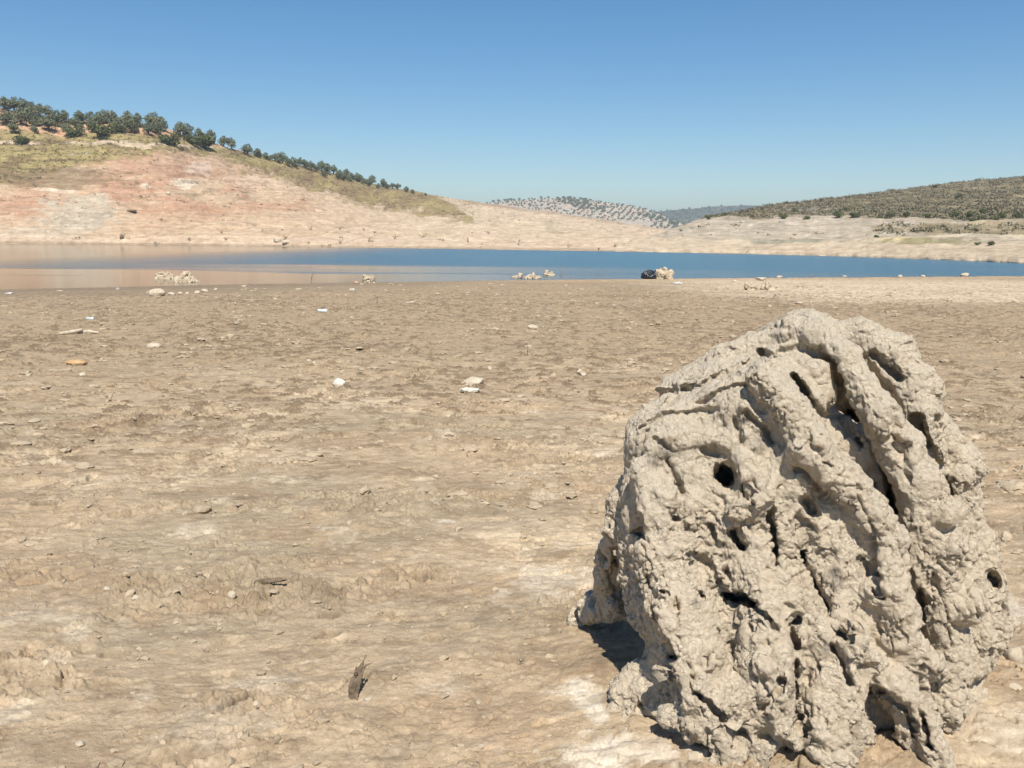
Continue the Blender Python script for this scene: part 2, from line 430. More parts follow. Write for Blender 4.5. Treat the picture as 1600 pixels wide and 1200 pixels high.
# ------------------------------------------------------------------ hills
def horizon(px): return 373 + (px - 800) * .01
FSX = np.array([-2600, -900, 0, 400, 800, 1000, 1200, 1400, 1600, 2000, 3200.])
FSY = np.array([90, 160, 175, 175, 155, 146, 132, 110, 88, 74, 66.])
class Hill:
    pass
def make_hill(name, px, sky, ridgeY, nrow, power, mat, colfn, amp, seed, terr=0., back=260, baseY=None):
    h = Hill(); nc = len(px)
    y0 = np.interp(px, FSX, FSY) if baseY is None else baseY
    wob = fbm(np.stack([px * .012, px * 0 + seed], 1), 4, seed) * 2.2
    y0 = y0 + wob * (baseY is None)
    py0 = horizon(px) + (CAMH - WATER) * FPX / y0
    ridge = np.interp(px, sky[:, 0], sky[:, 1]) + fbm(np.stack([px * .03, px * 0 + seed + 3], 1), 4, seed + 5) * 1.3
    kk_ = np.ones(101) / 101; ridgeY = np.convolve(np.pad(ridgeY, 50, mode='edge'), kk_, 'valid')
    s = np.linspace(0, 1, nrow)[:, None]
    PY = py0[None] + (ridge - py0)[None] * s
    YY = y0[None] + (ridgeY - y0)[None] * s ** power
    W = P(np.broadcast_to(px[None], PY.shape), PY, YY)
    flat = W.reshape(-1, 3)
    env = (np.clip(s * 6, 0, 1) * (1 - .75 * sst(.86, 1, s))) * np.ones_like(PY)
    q = flat / np.array([14, 14, 9.])
    d = fbm(q, 5, seed + 9, .55) * amp + (-np.abs(fbm(flat / np.array([9, 30, 30.]), 3, seed + 12)) + .2) * amp * .55
    if terr:
        t = flat[:, 2] / terr + fbm(flat * .03, 2, seed + 20) * .8; fr = t - np.floor(t)
        d = d + (sst(0, .22, fr) - fr) * terr * .42
    W[..., 2] += d.reshape(PY.shape) * env
    # front skirt below the water and back side of the hill
    front = W[0:1].copy(); front[..., 2] = WATER - 3; front[..., 1] -= 8
    bk = []
    for k, (dy, f) in enumerate(((.12, .985), (.35, .85), (.7, .45), (1., -.05))):
        b_ = W[-1:].copy(); b_[..., 1] += back * dy; b_[..., 0] *= b_[..., 1] / W[-1:, :, 1]; b_[..., 2] = W[-1:, :, 2] * f - (4 if f < 0 else 0); bk.append(b_)
    A = np.concatenate([front, W] + bk, 0)
    c = colfn(np.broadcast_to(px[None], PY.shape).ravel(), PY.ravel(), flat).reshape(nrow, nc, 3)
    C = np.concatenate([c[:1], c] + [c[-1:]] * 4, 0)
    me = mesh_np(name, A.reshape(-1, 3), grid_quads(A.shape[0], nc), cols={'alb': C.reshape(-1, 3)})
    o = link(name, me, mat); tag(o, kind='structure')
    h.px, h.PY, h.W = px, PY, W
    return h
def on_hill(h, x, y):
    """surface point of hill seen in photo direction x, y (y limited to its ridge)"""
    i = int(np.clip(np.searchsorted(h.px, x), 0, len(h.px) - 1))
    col = h.PY[:, i]; j = int(np.argmin(np.abs(col - y)))
    return h.W[j, i].copy()

def left_cols(x, y, w):
    c = np.empty((len(x), 3)); c[:] = (.56, .43, .30)
    def put(col, m): c[:] = c + (np.array(col) - c) * np.clip(m, 0, 1)[:, None]
    q = np.stack([x * .02, y * .06], 1)
    n = fbm(q, 5, 201, .6); n2 = fbm(q * 2.3, 4, 211, .6); n3 = fbm(q * .7, 3, 221); n4 = fbm(np.stack([x * .012, y * .30], 1), 4, 231, .6)
    put((.60, .495, .365), sst(420, 720, x) * .95); yw = horizon(x) + (CAMH - WATER) * FPX / np.interp(x, FSX, FSY)
    put((.50, .315, .215), sst(-.1, .5, n3 + n2 * .5 + .15 - sst(320, 370, y) * .6 - sst(330, 520, x)) * .85)
    def blob(px, py, rx, ry, col, s, nn=.9): put(col, (1 - sst(.6, 1.15, np.hypot((x - px) / rx, (y - py) / ry) + n2 * nn)) * s)
    blob(250, 262, 90, 22, (.48, .305, .21), .75); blob(190, 300, 60, 30, (.46, .28, .19), .8); blob(40, 325, 70, 22, (.47, .295, .205), .7); blob(290, 335, 70, 18, (.48, .31, .215), .5)
    blob(120, 340, 70, 26, (.49, .44, .355), .95); blob(130, 318, 45, 12, (.56, .50, .39), .8); blob(60, 365, 110, 14, (.49, .425, .33), .8); blob(230, 372, 90, 14, (.50, .37, .25), .5)
    blob(310, 265, 22, 10, (.62, .50, .40), .8); blob(290, 290, 25, 7, (.68, .6, .48), .9); blob(225, 295, 12, 6, (.70, .62, .50), .9); blob(450, 285, 120, 14, (.60, .47, .34), .7)
    blob(440, 325, 60, 10, (.48, .30, .20), .6); blob(330, 325, 120, 10, (.52, .33, .22), .5); blob(90, 300, 30, 5, (.66, .58, .46), .8)
    put((.36, .29, .19), sst(.12, .4, n4) * .5 * sst(250, 300, y))
    put((.33, .26, .18), sst(.36, .5, fbm(np.stack([x * .10, y * .5], 1), 3, 241, .6)) * .35)
    put((.66, .57, .44), sst(.32, .5, fbm(np.stack([x * .08, y * .6], 1), 3, 251, .6)) * .45)
    put((.62, .50, .375), (1 - sst(8, 20, yw - y + n2 * 6)) * .7); put((.30, .235, .16), (1 - sst(0, 2.5, yw - y - 1)) * .6)
    put((.62, .50, .37), sst(.1, .35, fbm(np.stack([x * .006, y * .16], 1), 3, 261)) * .25)
    # scrub and grass along the top
    lo = np.interp(x, [-2000, 0, 100, 200, 250, 330, 400, 500, 600, 740, 760], [310, 292, 268, 248, 238, 242, 268, 303, 328, 348, 300])
    g = sst(-8, 8, lo - y + n2 * 16) * sst(-3, 4, y - np.interp(x, [-3000, 650, 670, 710, 750], [-200, -200, 300, 322, 352]) + n2 * 6)
    put((.30, .23, .13), g); put((.36, .305, .15), g * sst(-.2, .25, n + .15 - (y > 262) * .25)); put((.44, .36, .17), g * sst(.1, .45, n2) * .7)
    put((.19, .145, .085), g * sst(.1, .4, -n) * .7)
    put((.24, .185, .115), (1 - sst(.5, 1.1, np.hypot((x - 60) / 150, (y - 280) / 16) + n2 * .6)) * .75)
    put((.60, .50, .38), g * (1 - sst(.3, 1, np.abs(y - (224 + .02 * x)) / 4 + np.abs(n) * .6)) * .9)
    blob(120, 243, 18, 4, (.75, .70, .6), 1., .5)
    put((.34, .25, .15), sst(700, 740, x) * (1 - sst(0, 9, y - np.interp(x, [700, 800, 900, 1000, 1060], [312, 322, 336, 350, 358]) + n2 * 6)) * .7)
    put((.36, .31, .22), sst(700, 760, x) * sst(.1, .45, n2 + .1) * sst(0, 8, y - np.interp(x, [700, 1060], [325, 362])) * (1 - sst(350, 362, y - (x - 700) * .05)) * .5)
    # orchard soil at the crest
    so = np.interp(x, [-2000, 0, 60, 100, 250, 300, 380, 430, 640, 660], [215, 205, 210, 212, 214, 222, 238, 250, 296, 280])
    put((.56, .37, .245), sst(-2, 3, so - y + n2 * 4) * .95)
    return c * np.array([.85, .835, .82])
pxl = np.concatenate([np.linspace(-2600, -60, 160), np.linspace(-55, 1180, 1150)])
SKY_L = np.array([(-2600, 150), (-900, 120), (-300, 150), (0, 170), (50, 178), (100, 188), (180, 190), (222, 194), (260, 202), (300, 214), (350, 229), (400, 243), (450, 254), (500, 266), (550, 279), (600, 291), (640, 298), (700, 309), (740, 315), (760, 318), (850, 330), (950, 345), (1040, 359), (1080, 368), (1180, 386)], float)
HL = make_hill('left_hillside', pxl, SKY_L, np.interp(pxl, [-2600, 0, 250, 400, 500, 640, 740, 850, 1050, 1180], [200, 255, 245, 300, 350, 440, 460, 470, 420, 200]), 260, 1.5, M['hill'], left_cols, 1.5, 300, terr=1.9)

def right_cols(x, y, w):
    c = np.empty((len(x), 3)); c[:] = (.55, .455, .33)
    def put(col, m): c[:] = c + (np.array(col) - c) * np.clip(m, 0, 1)[:, None]
    q = np.stack([x * .02, y * .07], 1); n = fbm(q, 5, 401, .6); n2 = fbm(q * 2.3, 4, 411, .6); n4 = fbm(np.stack([x * .012, y * .30], 1), 4, 431, .6)
    lo = np.interp(x, [1000, 1100, 1200, 1250, 1400, 1600, 3000], [330, 340, 342, 338, 343, 347, 350])
    put((.44, .385, .295), (1 - sst(-4, 4, y - np.interp(x, [1000, 1200, 1350, 1600], [372, 380, 378, 382]) + n2 * 5)) * .9)
    put((.58, .52, .42), (1 - sst(365, 378, y)) * sst(.05, .4, n2) * .7); put((.30, .26, .19), (1 - sst(368, 380, y)) * sst(.12, .4, -n4) * .6)
    def blob(px, py, rx, ry, col, s, nn=.8): put(col, (1 - sst(.6, 1.15, np.hypot((x - px) / rx, (y - py) / ry) + n2 * nn)) * s)
    blob(1230, 380, 60, 5, (.28, .27, .20), .8); blob(1530, 360, 170, 13, (.27, .225, .13), .85); blob(1410, 377, 40, 5, (.62, .50, .28), .8); blob(1480, 373, 40, 4, (.66, .58, .42), .8)
    blob(1450, 381, 90, 4, (.26, .25, .13), .7); blob(1590, 374, 40, 3, (.68, .60, .44), .9); blob(1540, 349, 40, 4, (.55, .46, .30), .7)
    g = sst(-3, 3, lo - y + n2 * 6)
    put((.225, .19, .115), g); put((.33, .27, .175), g * sst(.0, .4, n2) * .7); put((.20, .18, .11), g * sst(.05, .4, n) * .6); blob(1270, 330, 60, 8, (.27, .25, .21), .7)
    return c * .9
pxr = np.concatenate([np.linspace(960, 1640, 620), np.linspace(1645, 3300, 150)])
SKY_R = np.array([(960, 384), (1000, 374), (1040, 362), (1060, 354), (1085, 345), (1110, 338), (1150, 331), (1200, 321), (1300, 309), (1400, 297), (1480, 287), (1540, 280), (1600, 277), (1800, 265), (2400, 240), (3300, 250)], float)
HR = make_hill('right_hillside', pxr, SKY_R, np.interp(pxr, [960, 1060, 1150, 1300, 1600, 2400, 3300], [160, 230, 290, 330, 340, 260, 200]), 150, 1.7, M['hillr'], right_cols, .9, 500, terr=1.3)

def far_cols(x, y, w):
    n2 = fbm(np.stack([x * .05, y * .12], 1), 4, 611, .6); c = np.empty((len(x), 3)); c[:] = (.40, .355, .285)
    return lerp(c, np.array((.46, .33, .26)), (sst(.0, .35, n2) * .6)[:, None])
pxf = np.linspace(560, 1240, 420)
SKY_F = np.array([(560, 345), (700, 326), (760, 318), (800, 313), (850, 310.5), (880, 310), (940, 315), (1000, 324), (1030, 334), (1060, 348), (1100, 358), (1240, 370)], float)
HF = make_hill('far_pale_hill', pxf, SKY_F, np.full(len(pxf), 1050.), 110, 1.0, M['hillf'], far_cols, 3.0, 600, back=300, baseY=np.full(len(pxf), 640.))
def vfar_cols(x, y, w):
    n2 = fbm(np.stack([x * .03, y * .15], 1), 4, 711, .6); c = np.empty((len(x), 3)); c[:] = (.135, .135, .085)
    return lerp(c, np.array((.34, .28, .2)), (sst(.25, .5, n2) * .6)[:, None])
pxv = np.linspace(300, 1900, 320)
SKY_V = np.array([(300, 352), (700, 345), (900, 338), (1000, 333), (1040, 329), (1080, 326), (1130, 322), (1180, 321), (1300, 320), (1600, 325), (1900, 330)], float)
HV = make_hill('distant_dark_hill', pxv, SKY_V, np.full(len(pxv), 2100.), 60, 1.0, M['hillf'], vfar_cols, 7.0, 700, back=500, baseY=np.full(len(pxv), 1500.))

# ------------------------------------------------------------------ foliage
def leaf_cloud(blobs, n, size, seed, zmin=None, up=.3):
    """leaf-sized quads scattered through a set of ellipsoids (cx,cy,cz,rx,ry,rz)"""
    g = np.random.default_rng(seed); V = []
    B = np.array(blobs, float); w = (B[:, 3] * B[:, 4] * B[:, 5]) ** .67; w /= w.sum()
    k = g.choice(len(B), n, p=w)
    d = g.normal(size=(n, 3)); d /= np.linalg.norm(d, axis=1)[:, None]
    r = g.uniform(.25, 1, n) ** .35 * g.uniform(.86, 1.12, n)
    c = B[k, :3] + d * r[:, None] * B[k, 3:6]
    if zmin is not None: c[:, 2] = np.maximum(c[:, 2], zmin)
    nrm = d + g.normal(size=(n, 3)) * .7; nrm[:, 2] += up; nrm /= np.linalg.norm(nrm, axis=1)[:, None]
    a = np.cross(nrm, g.normal(size=(n, 3))); a /= np.linalg.norm(a, axis=1)[:, None]; b = np.cross(nrm, a)
    s = size * g.uniform(.55, 1.35, n)[:, None]
    V = np.stack([c - a * s - b * s * .5, c + a * s * .9 - b * s * .6, c + a * s + b * s * .55, c - a * s * .8 + b * s * .6], 1).reshape(-1, 3)
    F = np.arange(4 * n).reshape(-1, 4)
    return V, F

def tube_np(pts, rads, sides=7, seed=0, rough=0.):
    pts = np.array(pts, float); n = len(pts); V = []; g = np.random.default_rng(seed)
    for i in range(n):
        t = pts[min(i + 1, n - 1)] - pts[max(i - 1, 0)]; t /= np.linalg.norm(t) + 1e-9
        a = np.cross(t, (0.3, .9, .2)); a /= np.linalg.norm(a) + 1e-9; b = np.cross(t, a)
        for k in range(sides):
            an = 2 * math.pi * k / sides; r = rads[i] * (1 + rough * g.uniform(-1, 1))
            V.append(pts[i] + (a * math.cos(an) + b * math.sin(an)) * r)
    F = []
    for i in range(n - 1):
        for k in range(sides):
            F.append((i * sides + k, i * sides + (k + 1) % sides, (i + 1) * sides + (k + 1) % sides, (i + 1) * sides + k))
    c0 = len(V); V.append(pts[0]); c1 = len(V); V.append(pts[-1]); T = []
    for k in range(sides):
        T.append((c0, (k + 1) % sides, k)); T.append((c1, (n - 1) * sides + k, (n - 1) * sides + (k + 1) % sides))
    return np.array(V), np.array(F), np.array(T)
def join(lst):
    V, Q, T = [], [], []; o = 0
    for v, q, t in lst:
        V.append(v)
        if q is not None and len(q): Q.append(np.asarray(q) + o)
        if t is not None and len(t): T.append(np.asarray(t) + o)
        o += len(v)
    return np.concatenate(V), (np.concatenate(Q) if Q else None), (np.concatenate(T) if T else None)

def olive_proto(i):
    g = random.Random(40 + i); blobs = []; H = 4.6
    nb = g.randint(7, 10)
    for k in range(nb):
        a = 2 * math.pi * k / nb + g.uniform(-.4, .4); r = g.uniform(.7, 1.5)
        blobs.append((math.cos(a) * r, math.sin(a) * r, g.uniform(1.3, 3.2), g.uniform(.75, 1.15), g.uniform(.75, 1.15), g.uniform(.7, 1.1)))
    blobs.append((0, 0, 2.9, 1.35, 1.35, 1.4)); blobs.append((g.uniform(-.6, .6), 0, 4.0, .7, .7, .6))
    V, F = leaf_cloud(blobs, 1150, .16, 100 + i, zmin=.55)
    root = empty('olive_tree')
    tr = []
    tr.append(tube_np([(0, 0, -.4), (0, 0, .3), (.08, .05, .9), (.02, 0, 1.3)], [.42, .34, .28, .22], 8, i, .12))
    for k in range(4):
        a = 2 * math.pi * k / 4 + g.uniform(-.4, .4); c, s = math.cos(a), math.sin(a)
        tr.append(tube_np([(0, 0, 1.05), (c * .45, s * .45, 1.7), (c * .9, s * .9, 2.5), (c * 1.2, s * 1.2, 3.2)], [.18, .13, .09, .03], 6, k, .1))
    v, q, t = join(tr)
    link('trunk', mesh_np('olive_trunk', v, q, t), M['bark'], root)
    link('crown', mesh_np('olive_crown', V, F, smooth=False), M['olive'], root)
    return root
def bush_proto(i):
    g = random.Random(80 + i); blobs = []
    for k in range(7):
        a = g.uniform(0, 6.28); r = g.uniform(.2, 1.1)
        blobs.append((math.cos(a) * r, math.sin(a) * r, g.uniform(.5, 1.3), g.uniform(.6, .95), g.uniform(.6, .95), g.uniform(.5, .8)))
    V, F = leaf_cloud(blobs, 900, .12, 200 + i, zmin=-.1)
    root = empty('round_bush')
    v, q, t = join([tube_np([(0, 0, -.3), (.1 * c, .1 * s, .4), (.7 * c, .7 * s, 1.1)], [.07, .06, .03], 5) for c, s in ((1, 0), (-.5, .8), (-.5, -.8))])
    link('stem', mesh_np('bush_stem', v, q, t), M['bark'], root)
    link('foliage', mesh_np('bush_foliage', V, F, smooth=False), M['bush'], root)
    return root
OP = [olive_proto(i) for i in range(5)]; BP = [bush_proto(i) for i in range(3)]
used = set()
def place(protos, loc, scale, label, cat, group):
    k = random.randrange(len(protos)); o = protos[k]
    if id(o) in used: o = copy_thing(protos[k])
    else: used.add(id(o))
    o.location = loc; o.rotation_euler = (0, 0, random.uniform(0, 6.28)); s = scale
    o.scale = (s * random.uniform(.9, 1.12), s * random.uniform(.9, 1.12), s * random.uniform(.92, 1.08))
    tag(o, label, cat, group)
    return o
def size_at(loc, hpx, full): return hpx * loc[1] / FPX / full
# crown centres of the orchard rows: px, py, height px
TOP = [(-32, 148, 26), (-12, 156, 26), (8, 162, 25), (22, 166, 24), (37, 167, 24), (50, 171, 24), (62, 173, 23), (76, 177, 23), (99, 183, 22), (125, 185, 22), (142, 184, 21), (162, 184, 24), (176, 185, 22), (199, 188, 24), (214, 189, 22), (239, 190, 28), (253, 194, 24), (281, 202, 24), (293, 206, 22), (310, 211, 22), (328, 214, 22), (349, 222, 18), (361, 226, 18), (386, 234, 20)]
MID = [(-20, 178, 28), (10, 184, 30), (33, 189, 32), (46, 182, 28), (54, 190, 24), (76, 194, 30), (88, 187, 28), (22, 202, 24), (54, 205, 16), (106, 200, 26), (120, 195, 26), (143, 200, 24), (156, 193, 26), (186, 199, 28), (207, 197, 28), (231, 204, 22), (246, 200, 26)]
RID = [(406, 243, 9), (422, 247, 9), (436, 251, 10), (451, 255, 12), (463, 258, 10), (495, 264, 12), (507, 269, 12), (528, 275, 13), (537, 277, 12), (545, 280, 12), (567, 284, 10), (577, 287, 10), (590, 290, 9), (605, 292, 8), (401, 239, 14), (415, 243, 12), (429, 246, 13), (441, 248, 17), (457, 254, 14), (468, 254, 13), (477, 257, 15), (486, 260, 15), (502, 261, 16), (511, 265, 15), (521, 266, 14), (531, 272, 15), (541, 271, 13), (549, 276, 14), (557, 277, 13), (563, 279, 12), (572, 285, 9), (581, 281, 13), (599, 287, 14), (613, 290, 10), (621, 292, 10), (634, 295, 9), (644, 298, 7), (665, 304, 5)]
for lst, where, grp in ((TOP, 'hilltop orchard row against the sky', 'olive trees in the orchard on the left hill'), (MID, 'lower hilltop orchard rows on orange soil', 'olive trees in the orchard on the left hill'), (RID, 'row down the ridge right of the orchard', 'olive trees in the orchard on the left hill')):
    k = 0
    for (x, y, h) in sorted(lst):
        h *= .86 if lst is MID else (.93 if lst is TOP else 1)
        loc = on_hill(HL, x, y + h * .5)
        if x < 0 or x > 1600: nm = 'olive tree past the left picture edge in the ' + where
        else: nm = ('%s olive tree%s in the %s' % (ORD[k], '' if k == 0 else ' from the left', where)); k += 1
        place(OP, loc + np.array([0, 0, -.15]), size_at(loc, h * 1.08, 4.7), nm, 'olive tree', grp)
BU = [(160, 211, 18, 'wide dark green bush below the orchard, left of the pair of big bushes'), (265, 218, 19, 'widest rounded green bush at the orchard edge below the tallest olive tree'), (317, 222, 20, 'rounded green bush at the right end of the orchard edge'), (117, 209, 15, 'green bush below the orchard on orange soil, left of the wide dark bush'), (34, 218, 13, 'low light green bush alone on yellow grass below the leftmost orchard trees'), (184, 207, 13, 'small bush touching the right side of the wide dark bush'), (300, 219, 16, 'bush between the two biggest rounded bushes at the orchard edge')]
for (x, y, h, lab) in BU:
    loc = on_hill(HL, x, y + h * .5); place(BP, loc, size_at(loc, h, 2.0) * 1.25, lab, 'bush', 'bushes below the orchard')
RB = [(1107, 341, 7), (1131, 337, 6), (1223, 340, 8), (1241, 331, 6), (1258, 344, 7), (1310, 338, 10), (1321, 330, 6), (1335, 337, 9), (1373, 339, 7), (1387, 337, 8), (1414, 340, 8), (1438, 338, 6), (1448, 340, 7), (1490, 336, 10), (1502, 340, 6), (1512, 336, 9), (1518, 343, 7), (1536, 333, 8), (1534, 340, 9), (1553, 339, 10), (1566, 338, 8), (1588, 339, 11), (1368, 372, 6), (1547, 384, 6), (1526, 382, 5), (1229, 317, 4), (1498, 309, 7), (1460, 292, 5), (1283, 313, 4)]
for k, (x, y, h) in enumerate(sorted(RB)):
    loc = on_hill(HR, x, y + h * .5)
    place(BP, loc, size_at(loc, h, 2.0) * 1.15, '%s dark bush%s on the right hillside near the scrub edge' % (ORD[k], '' if k == 0 else ' from the left'), 'bush', 'dark bushes on the right hill')

# small scrub masses, one object each
def scatter_tufts(h, name, n, xr, accept, size, leaf, mat, seed, kind_lab, cat, flat=.7, pxsize=None):
    g = np.random.default_rng(seed); base = []
    for k in range(8):
        bl = [(g.uniform(-.4, .4), g.uniform(-.4, .4), g.uniform(.1, .5) * flat, .5, .5, .4 * flat) for _ in range(3)]
        base.append(leaf_cloud(bl, leaf, .17, seed + k, zmin=-.05, up=.6))
    out = []; tries = 0; cnt = 0
    nr, nc = h.PY.shape
    i0, i1 = np.searchsorted(h.px, xr[0]), np.searchsorted(h.px, xr[1]) - 1
    while cnt < n and tries < n * 12:
        tries += 1
        i = g.integers(i0, i1); j = g.integers(1, nr); x, y = h.px[i], h.PY[j, i]
        if g.random() > accept(x, y): continue
        b = base[g.integers(8)]; s = size * g.uniform(.5, 1.5) ; a = g.uniform(0, 6.28); v = b[0].copy()
        v = np.stack([v[:, 0] * math.cos(a) - v[:, 1] * math.sin(a), v[:, 0] * math.sin(a) + v[:, 1] * math.cos(a), v[:, 2]], 1) * s
        out.append((v + h.W[j, i], b[1], None)); cnt += 1
    v, q, t = join(out)
    o = link(name, mesh_np(name, v, q, t, smooth=False), mat); tag(o, kind_lab, cat, kind='stuff')
def acc_r(x, y):
    lo = np.interp(x, [1000, 1100, 1200, 1250, 1400, 1600, 3000], [330, 340, 342, 338, 343, 347, 350])
    if y < lo: return .95
    if 1370 < x and 350 < y < 370: return .12
    return .01 if y < 372 else .0
scatter_tufts(HR, 'hillside_scrub', 5200, (1060, 1800), acc_r, .95, 12, M['scrub'], 901, 'low brown-green scrub speckling the right hillside', 'scrub')
def acc_l(x, y):
    lo = np.interp(x, [-2000, 0, 100, 200, 250, 330, 400, 500, 600, 740, 760], [310, 292, 268, 248, 238, 242, 268, 303, 328, 348, 300])
    if x < 750 and y < lo: return .6
    if y < 325 and 150 < x < 450: return .10
    if 700 < x < 1060 and y < 350: return .16
    return .03 if y < 350 else .008
scatter_tufts(HL, 'bank_scrub', 2300, (-100, 1060), acc_l, .62, 10, M['scrub'], 941, 'sparse low dry scrub on the left bank and below the orchard', 'scrub')
scatter_tufts(HL, 'hillside_grass', 2600, (-100, 740), lambda x, y: 1. if y < np.interp(x, [-200, 0, 100, 200, 250, 330, 400, 500, 600, 740], [300, 288, 262, 244, 236, 240, 264, 300, 325, 345]) and y > 215 else 0, .55, 8, M['drygrass'], 961, 'yellow dry grass on the upper slope of the left hill', 'grass', flat=.5)

# far olive groves in rows
def far_trees():
    g = np.random.default_rng(5); pts = []
    W, PY, px = HF.W, HF.PY, HF.px
    nr, nc = PY.shape
    xs = W[..., 0]; ys = W[..., 1]
    a = .5
    for u in np.arange(-300, 500, 7.2):
        for v in np.arange(560, 1150, 8.6):
            X = u * 1.0 + (v - 900) * .22 + g.normal() * 1.1; Yy = v + u * .35 + g.normal() * 1.1
            pxx = 800 + X / Yy * FPX
            if pxx < 745 or pxx > 1085: continue
            i = int(np.clip(np.searchsorted(px, pxx), 0, nc - 1)); j = int(np.argmin(np.abs(ys[:, i] - Yy)))
            if abs(ys[j, i] - Yy) > 6: continue
            if fbm(np.array([[px[i] * .02, PY[j, i] * .05]]), 2, 66)[0] > .42: continue
            pts.append((W[j, i].copy(), px[i], PY[j, i]))
    bl = [(0, 0, 2.1, 2.3, 2.3, 1.9), (1, .3, 2.9, 1.3, 1.3, 1.2), (-1, -.3, 2.6, 1.3, 1.3, 1.2)]
    V, F = leaf_cloud(bl, 34, 1.0, 3)
    me = mesh_np('far_olive_crown', V, F, smooth=False); me.materials.append(M['farleaf'])
    vis = [p for p in pts if p[2] < np.interp(p[1], SKY_L[:, 0], SKY_L[:, 1])]
    hid = []
    vis.sort(key=lambda p: p[0][1])
    rest = []
    for k, (w, x, y) in enumerate(vis):
        if k < 200:
            o = link('olive_tree', me, None, loc=w); s = g.uniform(.32, .5); o.scale = (s, s, s)
            side = 'left part' if x < 900 else ('middle part' if x < 980 else 'right part')
            tag(o, 'tiny far olive tree in rows on the %s of the pale hill' % side, 'olive tree', 'far olive trees on the %s of the pale hill' % side)
        else: rest.append((V * (g.uniform(.32, .5) + .3 * (fbm(np.array([[x * .015, y * .06]]), 2, 67)[0] > .12)) + w, F, None))
    if rest:
        v, q, t = join(rest); o = link('olive_grove', mesh_np('olive_grove', v, q, t, smooth=False), M['farleaf'])
        tag(o, 'dotted rows of olive trees covering the far pale hill', 'olive grove', kind='stuff')
    print('far trees', len(vis))
    # very distant wood
    out = []
    nr, nc = HV.PY.shape
    for _ in range(3200):
        i = g.integers(nc); j = g.integers(6, nr)
        if not 1000 < HV.px[i] < 1260: continue
        out.append((V * g.uniform(.7, 1.3) + HV.W[j, i] - np.array([0, 0, 1.0]), F, None))
    v, q, t = join(out); o = link('distant_wood', mesh_np('distant_wood', v, q, t, smooth=False), M['farleaf'])
    tag(o, 'dark woodland covering the bluish farthest hill', 'wood', kind='stuff')
far_trees()

